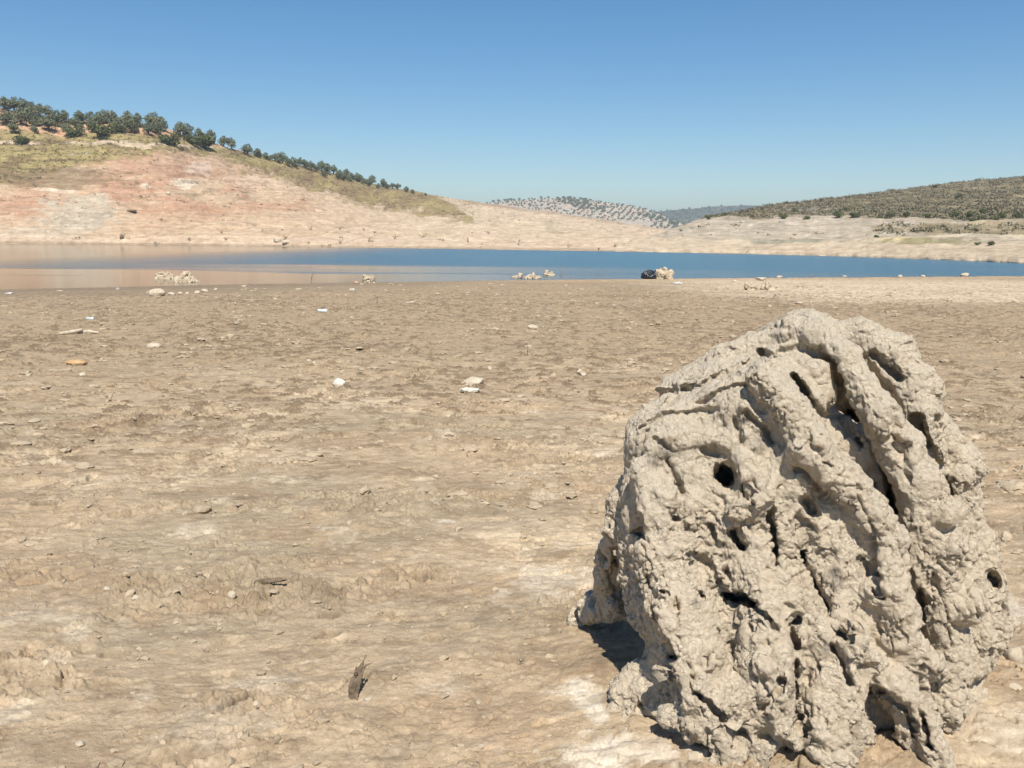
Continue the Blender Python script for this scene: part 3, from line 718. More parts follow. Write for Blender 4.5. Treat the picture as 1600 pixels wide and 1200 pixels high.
# ------------------------------------------------------------------ SDF tools
class SDF:
    def __init__(s, lo, hi, h):
        s.lo = np.array(lo, float); s.h = h; s.n = np.ceil((np.array(hi) - s.lo) / h).astype(int) + 1
        s.F = np.full(s.n, 1., np.float32)
        s.ax = [(s.lo[k] + np.arange(s.n[k]) * h).astype(np.float32) for k in range(3)]
    def box(s, lo, hi):
        a = np.clip(np.floor((np.array(lo) - s.lo) / s.h).astype(int), 0, s.n); b = np.clip(np.ceil((np.array(hi) - s.lo) / s.h).astype(int) + 1, 0, s.n)
        return tuple(slice(int(a[k]), int(b[k])) for k in range(3))
    def capsule(s, a, b, ra, rb, k=.03, sub=False, target=None, squash=None):
        a = np.array(a, float); b = np.array(b, float); R = max(ra, rb) + k * 2 + s.h * 2
        sl = s.box(np.minimum(a, b) - R, np.maximum(a, b) + R)
        F = s.F if target is None else target
        X = s.ax[0][sl[0]][:, None, None]; Y = s.ax[1][sl[1]][None, :, None]; Z = s.ax[2][sl[2]][None, None, :]
        d = b - a; L = float(d @ d) + 1e-9
        t = np.clip(((X - a[0]) * d[0] + (Y - a[1]) * d[1] + (Z - a[2]) * d[2]) / L, 0, 1).astype(np.float32)
        q = np.sqrt((X - a[0] - d[0] * t) ** 2 + (Y - a[1] - d[1] * t) ** 2 + (Z - a[2] - d[2] * t) ** 2) - (ra + (rb - ra) * t)
        f = F[sl]
        if sub:
            q = -q; hh = np.clip(.5 - .5 * (f - q) / k, 0, 1); hh = hh * 1.; F[sl] = f * (1 - hh) + q * hh + k * hh * (1 - hh)
        else:
            hh = np.clip(.5 + .5 * (f - q) / k, 0, 1); F[sl] = f * (1 - hh) + q * hh - k * hh * (1 - hh)
    def chain(s, pts, k=.03, sub=False, target=None):
        for (a, ra), (b, rb) in zip(pts[:-1], pts[1:]): s.capsule(a, b, ra, rb, k, sub, target)
        if len(pts) == 1: s.capsule(pts[0][0], pts[0][0] + np.array([0, 0, .001]), pts[0][1], pts[0][1], k, sub, target)
    def mesh(s):
        F = s.F; S = F < 0; n = s.n
        a = np.zeros(n - 1, np.int8)
        for i in (0, 1):
            for j in (0, 1):
                for k in (0, 1): a += S[i:n[0] - 1 + i, j:n[1] - 1 + j, k:n[2] - 1 + k]
        act = np.argwhere((a > 0) & (a < 8)); vid = np.full(n - 1, -1, np.int32); vid[tuple(act.T)] = np.arange(len(act))
        acc = np.zeros((len(act), 3), np.float32); cnt = np.zeros(len(act), np.float32)
        co = [(i, j, k) for i in (0, 1) for j in (0, 1) for k in (0, 1)]
        val = {c: F[act[:, 0] + c[0], act[:, 1] + c[1], act[:, 2] + c[2]] for c in co}
        for c in co:
            for ax in range(3):
                if c[ax]: continue
                d = list(c); d[ax] = 1; d = tuple(d); va, vb = val[c], val[d]; m = (va < 0) != (vb < 0)
                t = np.where(m, va / np.where(m, va - vb, 1), 0)
                p = np.tile(np.array(c, np.float32), (len(act), 1)); p[:, ax] = t
                acc += p * m[:, None]; cnt += m
        V = s.lo + (act + acc / cnt[:, None]) * s.h
        Q = []
        for ax in range(3):
            o1, o2 = [(1, 2), (2, 0), (0, 1)][ax]
            sl0 = [slice(0, n[0]), slice(0, n[1]), slice(0, n[2])]; sl1 = list(sl0); sl0[ax] = slice(0, n[ax] - 1); sl1[ax] = slice(1, n[ax])
            A = S[tuple(sl0)]; B = S[tuple(sl1)]; e = np.argwhere(A != B)
            e = e[(e[:, o1] > 0) & (e[:, o2] > 0) & (e[:, o1] < n[o1] - 1) & (e[:, o2] < n[o2] - 1)]
            sgn = A[tuple(e.T)]
            def g(d1, d2):
                f = e.copy(); f[:, o1] -= d1; f[:, o2] -= d2; return vid[tuple(f.T)]
            q = np.stack([g(1, 1), g(0, 1), g(0, 0), g(1, 0)], 1)
            q[~sgn] = q[~sgn][:, ::-1]; Q.append(q)
        Q = np.concatenate(Q); Q = Q[(Q >= 0).all(1)]
        return V, Q
def normals(V, Q):
    a = V[Q[:, 2]] - V[Q[:, 0]]; b = V[Q[:, 3]] - V[Q[:, 1]]; f = np.cross(a, b); N = np.zeros_like(V)
    for k in range(4): 
        for c in range(3): N[:, c] += np.bincount(Q[:, k], f[:, c], len(V))
    return N / (np.linalg.norm(N, axis=1)[:, None] + 1e-12)
def smooth(V, Q, it=1):
    for _ in range(it):
        S = np.zeros_like(V); C = np.zeros(len(V))
        for k in range(4):
            for kk in (1, 3):
                i, j = Q[:, k], Q[:, (k + kk) % 4]
                for c in range(3): S[:, c] += np.bincount(i, V[j, c], len(V))
                C += np.bincount(i, minlength=len(V))
        V = V * .4 + .6 * S / np.maximum(C, 1)[:, None]
    return V

# ------------------------------------------------------------------ the big stump
def K(*rows):
    """rows of (px, py, depth, radius in px) -> chain"""
    return [(P(a, b, c), r * c / FPX) for a, b, c, r in rows]
def build_stump():
    h = .0048
    S = SDF((.14, 2.1, -.12), (1.98, 3.62, 1.5), h)
    def body(chains, k):
        F = np.full(S.n, 1., np.float32)
        for c in chains: S.chain(c, k, target=F)
        return F
    def plane(F, a, b, c, off=0., k=.03):
        a, b, c = P(*a), P(*b), P(*c); n = np.cross(b - a, c - a); n /= np.linalg.norm(n)
        if n[2] < 0: n = -n
        X = S.ax[0][:, None, None]; Y = S.ax[1][None, :, None]; Z = S.ax[2][None, None, :]
        d = ((X - a[0]) * n[0] + (Y - a[1]) * n[1] + (Z - a[2]) * n[2] - off).astype(np.float32)
        hh = np.clip(.5 - .5 * (F - d) / k, 0, 1); return F * (1 - hh) + d * hh + k * hh * (1 - hh)
    # front-left body, cut by a sloping plane
    F1 = body([K((1060, 700, 2.925, 87), (1075, 800, 2.895, 101), (1090, 950, 2.825, 101), (1100, 1110, 2.745, 116)),
               K((1180, 650, 2.905, 106), (1190, 780, 2.845, 116), (1210, 950, 2.785, 126), (1235, 1120, 2.705, 140))], .06)
    F1 = plane(F1, (980, 684, 2.66), (1195, 588, 2.64), (1190, 556, 2.90), 0, .02)
    F2 = body([K((1110, 620, 3.125, 72), (1180, 700, 3.095, 116), (1230, 850, 3.045, 155), (1260, 1050, 2.995, 184)),
               K((1250, 560, 3.125, 77), (1280, 700, 3.095, 126), (1320, 850, 3.045, 145), (1350, 1050, 2.895, 155)),
               K((1380, 640, 3.145, 77), (1410, 780, 3.095, 101), (1440, 930, 3.045, 111), (1420, 1080, 2.945, 116)),
               K((1070, 600, 3.165, 38), (1160, 570, 3.165, 53), (1235, 540, 3.145, 53))], .06)
    F2 = plane(F2, (1047, 606, 2.98), (1238, 512, 2.95), (1236, 487, 3.22), 0, .02)
    hh = np.clip(.5 + .5 * (F1 - F2) / .03, 0, 1); S.F = F1 * (1 - hh) + F2 * hh - .03 * hh * (1 - hh)
    ch = S.chain
    # outer ribs and side root, placed in depth
    ch(K((1238, 512, 3.0, 20), (1285, 527, 2.92, 24), (1322, 560, 2.82, 24), (1350, 610, 2.76, 26), (1378, 650, 2.72, 30), (1408, 695, 2.70, 32), (1432, 750, 2.68, 36), (1446, 810, 2.67, 38), (1455, 870, 2.66, 42), (1470, 950, 2.67, 44), (1480, 1030, 2.66, 42), (1475, 1110, 2.62, 36)), .025)
    ch(K((1290, 520, 3.08, 20), (1345, 522, 3.05, 24), (1395, 560, 3.0, 36), (1430, 610, 2.95, 40), (1430, 670, 2.9, 36), (1440, 720, 2.88, 36)), .03)
    ch(K((1455, 665, 3.0, 30), (1500, 720, 2.98, 30), (1490, 780, 2.98, 36), (1515, 850, 2.96, 38), (1530, 920, 2.93, 42), (1520, 985, 2.90, 50), (1480, 1030, 2.86, 48)), .03)
    ch(K((1510, 705, 2.97, 12), (1535, 735, 2.95, 9)), .015)
    ch(K((1195, 590, 2.72, 26), (1235, 640, 2.66, 28), (1265, 700, 2.62, 28), (1320, 750, 2.62, 28), (1360, 800, 2.60, 30), (1385, 870, 2.58, 36), (1390, 960, 2.55, 40), (1400, 1050, 2.53, 42), (1430, 1130, 2.50, 40), (1450, 1190, 2.46, 34)), .03)
    ch(K((1300, 800, 2.64, 30), (1320, 880, 2.60, 34), (1325, 960, 2.55, 38), (1320, 1050, 2.50, 38), (1310, 1130, 2.46, 42), (1290, 1190, 2.42, 40)), .03)
    ch(K((1003, 740, 2.76, 26), (1026, 800, 2.72, 30), (1052, 860, 2.68, 36), (1068, 950, 2.62, 48), (1090, 1040, 2.56, 55), (1110, 1120, 2.50, 60), (1120, 1170, 2.47, 45)), .03)
    ch(K((1180, 900, 2.62, 40), (1200, 980, 2.56, 46), (1200, 1060, 2.50, 50), (1205, 1140, 2.46, 45), (1200, 1200, 2.44, 30)), .03)
    ch(K((1010, 1040, 2.78, 30), (985, 1090, 2.74, 32), (975, 1125, 2.70, 28), (1010, 1150, 2.64, 26)), .03)
    ch(K((1010, 700, 3.02, 22), (975, 790, 3.0, 24), (962, 830, 2.98, 16), (944, 870, 3.1, 14), (952, 905, 3.2, 18), (945, 945, 3.3, 27), (985, 945, 3.2, 30)), .03); ch(K((985, 800, 3.05, 20), (985, 870, 3.1, 22), (980, 900, 3.2, 24)), .02)
    ch(K((930, 958, 3.36, 20), (900, 968, 3.42, 9)), .02); ch(K((925, 935, 3.36, 13), (918, 945, 3.36, 13)), .01); ch(K((958, 960, 3.2, 16), (965, 945, 3.15, 14)), .01); ch(K((905, 955, 3.4, 9), (895, 975, 3.4, 8)), .01); ch(K((985, 830, 2.9, 20), (985, 900, 2.88, 14), (990, 960, 2.85, 12)), .03)
    ch(K((1030, 612, 3.1, 10), (1050, 625, 3.08, 16)), .02)
    ch(K((1500, 960, 2.9, 46), (1560, 975, 2.95, 22)), .03); ch(K((1520, 880, 2.95, 30), (1555, 915, 2.95, 14)), .02)
    ch(K((1210, 560, 2.98, 26), (1260, 560, 2.92, 26), (1300, 570, 2.9, 18)), .02)
    # relief worked into the surface: find where the surface is, then raise or carve along a wandering line
    def depth_at(px, py):
        ys = np.arange(2.2, 3.4, .004); q = P(np.full(len(ys), px), np.full(len(ys), py), ys)
        i = np.round((q - S.lo) / h).astype(int); ok = ((i >= 0) & (i < S.n)).all(1); f = np.full(len(ys), 1.); j = i[ok]; f[ok] = S.F[j[:, 0], j[:, 1], j[:, 2]]
        w_ = np.where(f < 0)[0]
        return ys[w_[0]] if len(w_) else None
    rg = random.Random(12)
    def path(pts, step=None):
        out = []
        for (a, b) in zip(pts[:-1], pts[1:]):
            step_ = step or max(2.5, min(a[2], b[2]) * .8)
            n = max(1, int(math.hypot(a[0] - b[0], a[1] - b[1]) / step_))
            for k in range(n):
                t = k / n; out.append((a[0] + (b[0] - a[0]) * t, a[1] + (b[1] - a[1]) * t, a[2] + (b[2] - a[2]) * t))
        out.append(pts[-1]); return out
    def full(pts, r):
        return [(p[0], p[1], p[2] if len(p) > 2 else r) for p in pts]
    def raise_(pts, r, hgt, k=.012, wob=.25):
        ds = []; hgt = hgt * 1.45
        for (x, y, rr) in path(full(pts, r), 14):
            d = depth_at(x, y)
            if d is None: continue
            rr = rr * rg.uniform(1 - wob, 1 + wob); ds.append((P(x + rg.uniform(-2, 2), y, d + (rr - hgt) * d / FPX), rr * d / FPX))
        if ds: ch(ds, k)
    def carve(pts, r, dep, k=.008, jit=2.2, taper=.45):
        ds = []; jx = jy = 0.; m_ = 1.; last = None
        for (x, y, rr) in path(full(pts, r)):
            d = depth_at(x, y)
            if d is None: continue
            if last is not None: d = min(max(d, last - .02), last + .02)
            last = d; jx = jx * .7 + rg.uniform(-jit, jit) * .6; jy = jy * .7 + rg.uniform(-jit, jit) * .6; m_ = m_ * .75 + .25 * rg.uniform(.35, 1.7)
            ds.append((x + jx, y + jy, d, max(rr * m_, 2.4)))
        lay = [(-.012, 1.15), (.0, 1.), (dep * .4, .8), (dep, taper)]
        for (o, f) in lay: S.chain([(P(x, y, d + o), rr * f * d / FPX) for x, y, d, rr in ds], k, True)
        for x, y, d, rr in ds: S.chain([(P(x, y, d), rr * d / FPX), (P(x, y, d + dep), rr * taper * d / FPX)], k, True)
    raise_([(1020, 705), (1060, 682), (1105, 680), (1140, 695), (1165, 725), (1182, 762), (1200, 795)], 18, 11, wob=.1)
    raise_([(1190, 592), (1225, 625), (1255, 680), (1290, 730), (1340, 775), (1370, 815), (1385, 870), (1400, 940)], 27, 13, wob=.15)
    raise_([(1250, 700), (1218, 735), (1190, 772), (1176, 800)], 15, 9)
    raise_([(1190, 860), (1215, 900), (1240, 945)], 20, 9)
    raise_([(1330, 985), (1350, 1025), (1400, 1070), (1440, 1130), (1465, 1190)], 24, 15, wob=.12)
    raise_([(1385, 900), (1420, 1000), (1458, 1060), (1490, 1110)], 26, 10); raise_([(1190, 900), (1205, 1000), (1212, 1100), (1222, 1150)], 24, 10); raise_([(1275, 970), (1285, 1050), (1292, 1140)], 24, 11)
    raise_([(1025, 860), (1040, 930), (1060, 1000), (1090, 1090)], 34, 12); raise_([(1430, 640), (1420, 600), (1385, 560)], 22, 9); raise_([(1120, 560), (1180, 540), (1230, 520)], 14, 3)
    for (x, y, r_, hh_) in [(1150, 1090, 42, 16), (1105, 1030, 26, 12), (1195, 1040, 24, 12), (1335, 705, 34, 16), (1370, 745, 26, 14), (1305, 690, 22, 12), (1080, 790, 30, 12), (1040, 780, 26, 10), (1150, 790, 24, 14), (1120, 900, 26, 10), (1245, 760, 24, 12), (1275, 820, 26, 12), (1300, 850, 20, 10),
                            (1400, 840, 18, 8), (1470, 800, 24, 12), (1490, 850, 20, 12), (1500, 745, 20, 12), (1525, 730, 12, 8), (1460, 640, 16, 8), (1505, 940, 30, 12), (1535, 1000, 20, 10), (1390, 1000, 22, 8), (1140, 980, 24, 9), (1180, 660, 14, 8), (1165, 640, 12, 7), (1195, 655, 10, 6), (1160, 680, 12, 7), (1180, 695, 10, 6), (1010, 1080, 22, 10), (990, 1110, 16, 8), (1050, 1120, 24, 12), (1240, 1040, 18, 8), (1360, 930, 22, 8)]:
        raise_([(x, y), (x + rg.uniform(-6, 6), y + rg.uniform(-6, 6))], r_, hh_, wob=.1)
    carve([(1040, 628, 5), (1062, 612), (1100, 596), (1145, 574), (1185, 556, 3)], 3.2, .04); carve([(1026, 618), (1046, 614)], 8, .05); carve([(1000, 668), (1040, 648), (1090, 640), (1120, 645)], 2.6, .02)
    # the big hollow under the crest with a knob inside it
    carve([(1295, 575), (1310, 600), (1325, 630), (1338, 652, 12)], 22, .14, jit=1, taper=.9); carve([(1244, 588, 7), (1256, 615), (1275, 645), (1300, 650)], 10, .13, jit=1)
    carve([(1222, 548), (1250, 542), (1278, 552)], 13, .035); carve([(1190, 548, 6), (1205, 560, 9), (1212, 574, 6)], 9, .08)
    ch(K((1272, 580, 2.86, 22), (1282, 615, 2.85, 20), (1290, 640, 2.86, 10)), .012)
    carve([(1330, 640, 9), (1352, 668), (1375, 702), (1388, 745), (1397, 790), (1408, 843, 7)], 8, .13)
    carve([(1205, 798), (1208, 830), (1216, 850), (1214, 880)], 6, .08); carve([(1254, 856), (1264, 888), (1277, 920), (1290, 952)], 7.5, .12); carve([(1290, 952), (1305, 972)], 4, .04); carve([(1310, 985), (1326, 992)], 9, .06)
    carve([(1248, 962), (1234, 985), (1246, 1010)], 5, .06); carve([(1243, 1030), (1244, 1050), (1248, 1082), (1243, 1108)], 4.5, .05); carve([(1250, 1118), (1246, 1135), (1238, 1152)], 6.5, .05)
    carve([(1438, 915, 3), (1436, 950), (1436, 980), (1444, 994)], 5, .07); carve([(1300, 1008), (1315, 1030), (1330, 1068)], 5, .045); carve([(1366, 1072), (1395, 1095), (1412, 1112), (1426, 1148)], 5.5, .045)
    carve([(1455, 698), (1475, 735), (1490, 772)], 6, .05); carve([(1428, 655), (1437, 675), (1447, 690)], 9, .09); carve([(1168, 650), (1193, 668), (1207, 695)], 5, .035); carve([(1150, 655), (1158, 688)], 3.5, .025)
    carve([(1045, 720), (1055, 745), (1068, 772)], 3.2, .02); carve([(1075, 860), (1110, 880), (1130, 918), (1140, 935)], 3, .025); carve([(1180, 942), (1205, 968), (1218, 988)], 4, .03); carve([(1258, 785), (1268, 802)], 8, .06)
    carve([(1350, 882), (1366, 905)], 6.5, .03); carve([(1372, 925), (1378, 935)], 5, .04); carve([(1090, 628), (1130, 610), (1168, 600)], 2.6, .02); carve([(1222, 504), (1200, 514), (1178, 526)], 3, .025); carve([(1120, 596), (1150, 582)], 2.2, .015)
    carve([(1362, 556), (1385, 578), (1402, 592)], 6.5, .045);
    pass; carve([(1010, 900), (1030, 1000), (1058, 1090)], 4, .03); carve([(1080, 1082), (1110, 1100), (1132, 1128)], 6, .05); carve([(1010, 1118), (1060, 1148)], 5, .03)
    carve([(1300, 640), (1325, 670), (1350, 700)], 4, .03); carve([(1190, 1110), (1215, 1085), (1222, 1060)], 5, .03); carve([(1545, 898), (1553, 908)], 10, .08); carve([(1490, 975), (1520, 985)], 5, .03)
    carve([(1180, 1150), (1215, 1160), (1260, 1190)], 10, .06); carve([(1440, 1120), (1446, 1150), (1460, 1170)], 5, .04); carve([(1100, 700), (1120, 712)], 4, .02); carve([(1020, 690), (1045, 705)], 3.5, .02)
    carve([(1132, 742), (1135, 744)], 18, .28, jit=1.5, taper=.9); carve([(1146, 830), (1155, 845), (1162, 856)], 8, .12); carve([(1132, 932), (1150, 936), (1168, 934), (1178, 940)], 9.5, .15, jit=1.5); carve([(1052, 805), (1056, 808)], 5, .04); carve([(992, 832), (1010, 842)], 6, .05); carve([(1035, 925), (1040, 927)], 3.5, .03); carve([(1095, 930), (1098, 932)], 3.5, .03)
    sub = lambda c, k=.016: S.chain(c, k, True)
    carve([(960, 862), (961, 880)], 12, .09, jit=1); sub(K((1008, 1005, 2.66, 10), (985, 1010, 2.85, 24), (972, 1005, 3.0, 30)), .03)
    sub(K((1085, 1165, 2.36, 16), (1095, 1195, 2.48, 28), (1100, 1190, 2.62, 28)), .02); sub(K((1035, 1155, 2.48, 9), (1050, 1185, 2.52, 18)), .02); sub(K((1225, 1190, 2.32, 24), (1225, 1195, 2.52, 30)), .02); sub(K((1275, 1200, 2.32, 12), (1275, 1205, 2.46, 14)), .02)
    sub(K((1490, 1075, 2.66, 12), (1530, 1075, 2.76, 14), (1550, 1060, 2.9, 14)), .02); sub(K((960, 1160, 2.6, 8), (940, 1130, 2.8, 14)), .02)
    V, Q = S.mesh(); V = smooth(V, Q, 1)
    for fr_, am in ((7, .011), (17, .0075), (38, .0058)):
        V = V + np.stack([noise(V * fr_ + 31 * k, 1500 + k) for k in range(3)], 1) * am
    N = normals(V, Q)
    print('stump verts', len(V))
    # smooth bare wood on upper ridges, crumbly mud elsewhere
    top = sst(.62, 1.0, V[:, 2] + fbm(V * 3.5, 3, 1001) * .25)
    upn = sst(.2, .7, N[:, 2])
    bare = np.clip(top * sst(-.2, .25, fbm(V * 5, 3, 1011) + .12 + .35 * upn), 0, 1)
    mud = 1 - bare * .85
    # grain runs down the ribs, leaning to the right
    G = V.copy(); G[:, 0] = V[:, 0] + V[:, 2] * .30
    ani = G * np.array([1, 1, .38])
    d = fbm(ani * 8, 3, 1021) * .015 * (.4 + .6 * mud)
    d += fbm(V * 24, 4, 1031, .66) * .0105 * mud
    reg = sst(-.1, .25, fbm(V * 5.5, 2, 1046))
    w1, w2 = worley(V * 30 + np.stack([fbm(V * 22 + 9 * k, 2, 1041 + k) for k in range(3)], 1) * .55, 5)
    d -= (1 - sst(.02, .14, w2 - w1)) * .0085 * mud * reg + (w1 - .45) * .006 * mud * reg
    c = np.abs(fbm(ani * 7.5, 3, 1051)); d -= (1 - sst(0, .06, c)) * .024 * mud * sst(.0, .3, fbm(V * 6, 2, 1061))
    c2 = np.abs(fbm(ani * 17, 3, 1071)); d -= (1 - sst(0, .07, c2)) * .014 * (.35 + .65 * mud) * sst(-.05, .3, fbm(V * 10, 2, 1072))
    d -= sst(.46, .60, fbm(ani * 12, 2, 1081)) * .045 * mud            # pits
    gr = np.abs(fbm(G * np.array([30, 30, 6.]), 3, 1091)); d -= (1 - sst(0, .16, gr)) * .005 * bare
    d += fbm(V * 70, 3, 1101, .6) * .0045 * (.4 + .6 * mud)
    V = V + N * d[:, None]
    stain = np.zeros(len(V))
    for (px_, py_, r_) in [(995, 705, .05), (1045, 700, .05), (1020, 720, .04), (1195, 510, .05), (1215, 498, .035), (1302, 905, .045), (1165, 655, .03), (1010, 1115, .03), (1090, 940, .02), (1290, 1010, .03), (1190, 690, .03)]:
        dd_ = depth_at(px_, py_)
        if dd_: stain = np.maximum(stain, 1 - sst(.4, 1.2, np.linalg.norm(V - P(px_, py_, dd_), axis=1) / r_))
    me = mesh_np('mud_caked_stump', V, Q, cols={'mud': mud, 'bare': bare * .75, 'stain': stain * .85})
    o = link('tree_stump', me, M['wood'])
    c = np.array([STUMP_C[0], STUMP_C[1], 0]); 
    me.vertices.foreach_set('co', (V - c).astype(np.float32).ravel()); me.update(); o.location = c
    tag(o, 'large gnarled mud-caked olive stump with deep holes, in the right foreground', 'tree stump')
build_stump()

# ------------------------------------------------------------------ rocks, heaps and litter
_ico = {}
def ico(sub):
    if sub in _ico: return _ico[sub]
    import bmesh
    bm = bmesh.new(); bmesh.ops.create_icosphere(bm, subdivisions=sub, radius=1)
    V = np.array([v.co[:] for v in bm.verts]); T = np.array([[v.index for v in f.verts] for f in bm.faces]); bm.free(); _ico[sub] = (V, T); return V, T
def rock_mesh(name, w, d, h, seed, rough=.28, sub=4, angular=.5, crumb=.06):
    V, T = ico(sub); n = fbm(V * 1.1 + seed * 3.7, 3, seed)
    # planar facets make it angular
    g = np.random.default_rng(seed); V2 = V * (1 + rough * n)[:, None]
    for _ in range(9):
        a = g.normal(size=3); a /= np.linalg.norm(a); dd = V2 @ a; lim = g.uniform(.62, .9)
        V2 = V2 - np.maximum(0, dd - lim)[:, None] * a * angular * 1.6
    V2 = V2 + V * (fbm(V * 4.5, 4, seed + 2, .6) * crumb)[:, None]
    V2 = V2 * np.array([w / 2, d / 2, h / 2]); V2[:, 2] += h * .2
    return mesh_np(name, V2, None, T)
def rock(name, px, py, wpx, hpx, mat, label, cat, seed, depth=.8, **k):
    g = ray_ground(px, py); s = g[1] / FPX * math.hypot(1, g[0] / g[1]) ** .5
    w = wpx * s; h = hpx * s * 1.25
    o = link(name, rock_mesh(name, w, w * depth, h, seed, **k), M[mat], loc=g + np.array([0, w * depth * .35, 0])); tag(o, label, cat)
    o.rotation_euler = (0, 0, random.uniform(-.3, .3))
    return o
rock('stone', 738, 603, 38, 15, 'stone', 'pale wedge-shaped stone behind a white crumbly patch in the middle of the mud', 'stone', 11)
rock('crumbly_stone', 735, 613, 32, 7, 'white', 'flat white crumbling stone lying just in front of the pale wedge stone', 'stone', 12, rough=.5, crumb=.45)
rock('stone', 908, 588, 18, 13, 'stone', 'small squarish pale stone on bare mud left of the big stump', 'stone', 13, angular=.9)
rock('stone', 833, 514, 17, 8, 'stone', 'small pale rounded stone in mid distance behind the squarish stone', 'stone', 14)
rock('stone', 238, 541, 26, 8, 'stone', 'flat oval pale stone on the left of the mud flat', 'stone', 15, angular=.2)
rock('stone', 127, 586, 12, 6, 'stone', 'small dull pale stone below the orange-brown clod on the left', 'stone', 16)
rock('mud_clod', 116, 571, 34, 7, 'ochre', 'orange-brown long clod lying on the mud at left', 'clod', 17, crumb=.15)
rock('stone', 361, 941, 15, 12, 'stone', 'round pale pebble in the left foreground casting a small shadow', 'stone', 18, angular=.15, sub=4)
rock('stone', 340, 943, 8, 6, 'clod', 'small brown stone just left of the round pale pebble', 'stone', 19)
rock('stone', 243, 463, 26, 13, 'stone', 'pale grey stone on wet mud at the left end of a line of pebbles', 'stone', 20)
for k, (x, y, w) in enumerate([(267, 461, 11), (281, 460, 9), (292, 460, 7), (307, 458, 10), (319, 456, 11), (336, 454, 7)]):
    rock('stone', x, y, w, 5, 'stone', '%s of the six white pebbles lined up on the wet mud' % (['leftmost', 'second from left', 'third from left', 'fourth from left', 'fifth from left', 'rightmost'][k]), 'stone', 30 + k, sub=3)
rock('stone', 556, 443, 9, 4, 'ochre', 'small tan stone left of the pale boulder at the water edge', 'stone', 40, sub=3)
rock('stone', 1510, 432, 15, 6, 'stone', 'pale low boulder alone on the far right at the water edge', 'stone', 41)
for k, (x, y, w, lab) in enumerate([(1135, 434, 14, 'flat brown stone at the water edge right of the rubbish bag stump'), (1148, 441, 9, 'flat white stone left of the broken root heap on the sand'), (1321, 433, 10, 'leftmost of three low stones at the water edge left of the far right boulder'), (1407, 433, 7, 'small pale stone at the water edge, middle of three left of the boulder'), (1443, 433, 7, 'small pale stone at the water edge, nearest to the far right boulder'), (1219, 434, 10, 'small whitish stone at the water edge above the root heap'), (880, 436, 6, 'tiny white stone just right of the root pieces by the water'), (1250, 475, 12, 'pale flat stone on the sand right of the root heap'), (1006, 634, 9, 'flat pinkish stone in the mud near the big stump left corner')]):
    rock('stone', x, y, w, 4, 'stone', lab, 'stone', 50 + k, sub=3)
for k, (x, y, w, h, mt, lab) in enumerate([(528, 604, 22, 14, 'white', 'crumpled whitish lump left of the pale wedge stone'), (1302, 499, 24, 4, 'stone', 'thin flat pale stone just behind the top of the big stump'),
        (765, 580, 9, 6, 'stone', 'small grey-white stone just above the pale wedge stone'), (482, 565, 9, 4, 'stone', 'small pale stone, upper of two near crumpled whitish lump'), (490, 567, 7, 4, 'stone', 'small pale stone, right of a similar one above crumpled whitish lump'),
        (165, 925, 13, 7, 'stone', 'small flat stone in the left foreground beside a mud groove'), (210, 935, 17, 8, 'stone', 'small grey broken stone in the left foreground near a groove'),
        (398, 1100, 16, 9, 'stone', 'small whitish stone beside the curved groove in the foreground'), (575, 1097, 17, 9, 'stone', 'small pale stone below the dark upright wood splinter'), (122, 1167, 18, 8, 'stone', 'small flat pale stone near the bottom left corner'),
        (1590, 1035, 30, 26, 'stone', 'pale rounded stone at the right edge beside the stump foot'), (1590, 1080, 26, 18, 'stone', 'pale stone at the right edge below another rounded stone'), (1540, 1190, 60, 20, 'clod', 'broken mud lump at the bottom right next to the stump'),
        (1508, 1125, 16, 10, 'stone', 'small pale stone between stump foot and right edge'), (862, 1095, 12, 8, 'white', 'small white stone left of the stump base on the salt crust'), (915, 1028, 8, 7, 'white', 'tiny white stone in front of the stump shadow')]):
    rock('stone', x, y, w, h, mt, lab, 'stone', 80 + k, sub=3, crumb=.12 if mt != 'stone' else .06)
# litter
def sheet(name, px, py, wpx, hpx, mat, label, cat, seed):
    g = ray_ground(px, py); s = g[1] / FPX; w = wpx * s; n = 14
    u, v = np.meshgrid(np.linspace(-.5, .5, n), np.linspace(-.5, .5, n)); r = np.random.default_rng(seed)
    p = np.stack([u.ravel() * 3, v.ravel() * 3], 1) + seed
    z = np.abs(fbm(p, 3, seed)) * hpx * s * 1.6 + .01
    V = np.stack([u.ravel() * w + noise(p * 2, seed) * w * .1, v.ravel() * w * .8 + noise(p * 2, seed + 1) * w * .1, z], 1)
    V2 = V.copy(); V2[:, 2] -= .006; q = grid_quads(n, n)
    me = mesh_np(name, np.concatenate([V, V2]), np.concatenate([q, q[:, ::-1] + n * n]), smooth=False)
    o = link(name, me, M[mat], loc=g); tag(o, label, cat); return o
sheet('plastic_scrap', 1059, 444, 12, 4, 'paper', 'white plastic scrap on the sand right of the dark rubbish bag', 'litter', 3)
sheet('plastic_scrap', 550, 454, 7, 3, 'paper', 'bright white scrap on the mud below the pale boulder by the water', 'litter', 4)
sheet('plastic_scrap', 15, 459, 12, 2, 'paper', 'white scrap on wet mud at the far left edge', 'litter', 5)
sheet('plastic_scrap', 184, 453, 4, 4, 'paper', 'tiny white scrap on wet mud left of the shore stump', 'litter', 6)
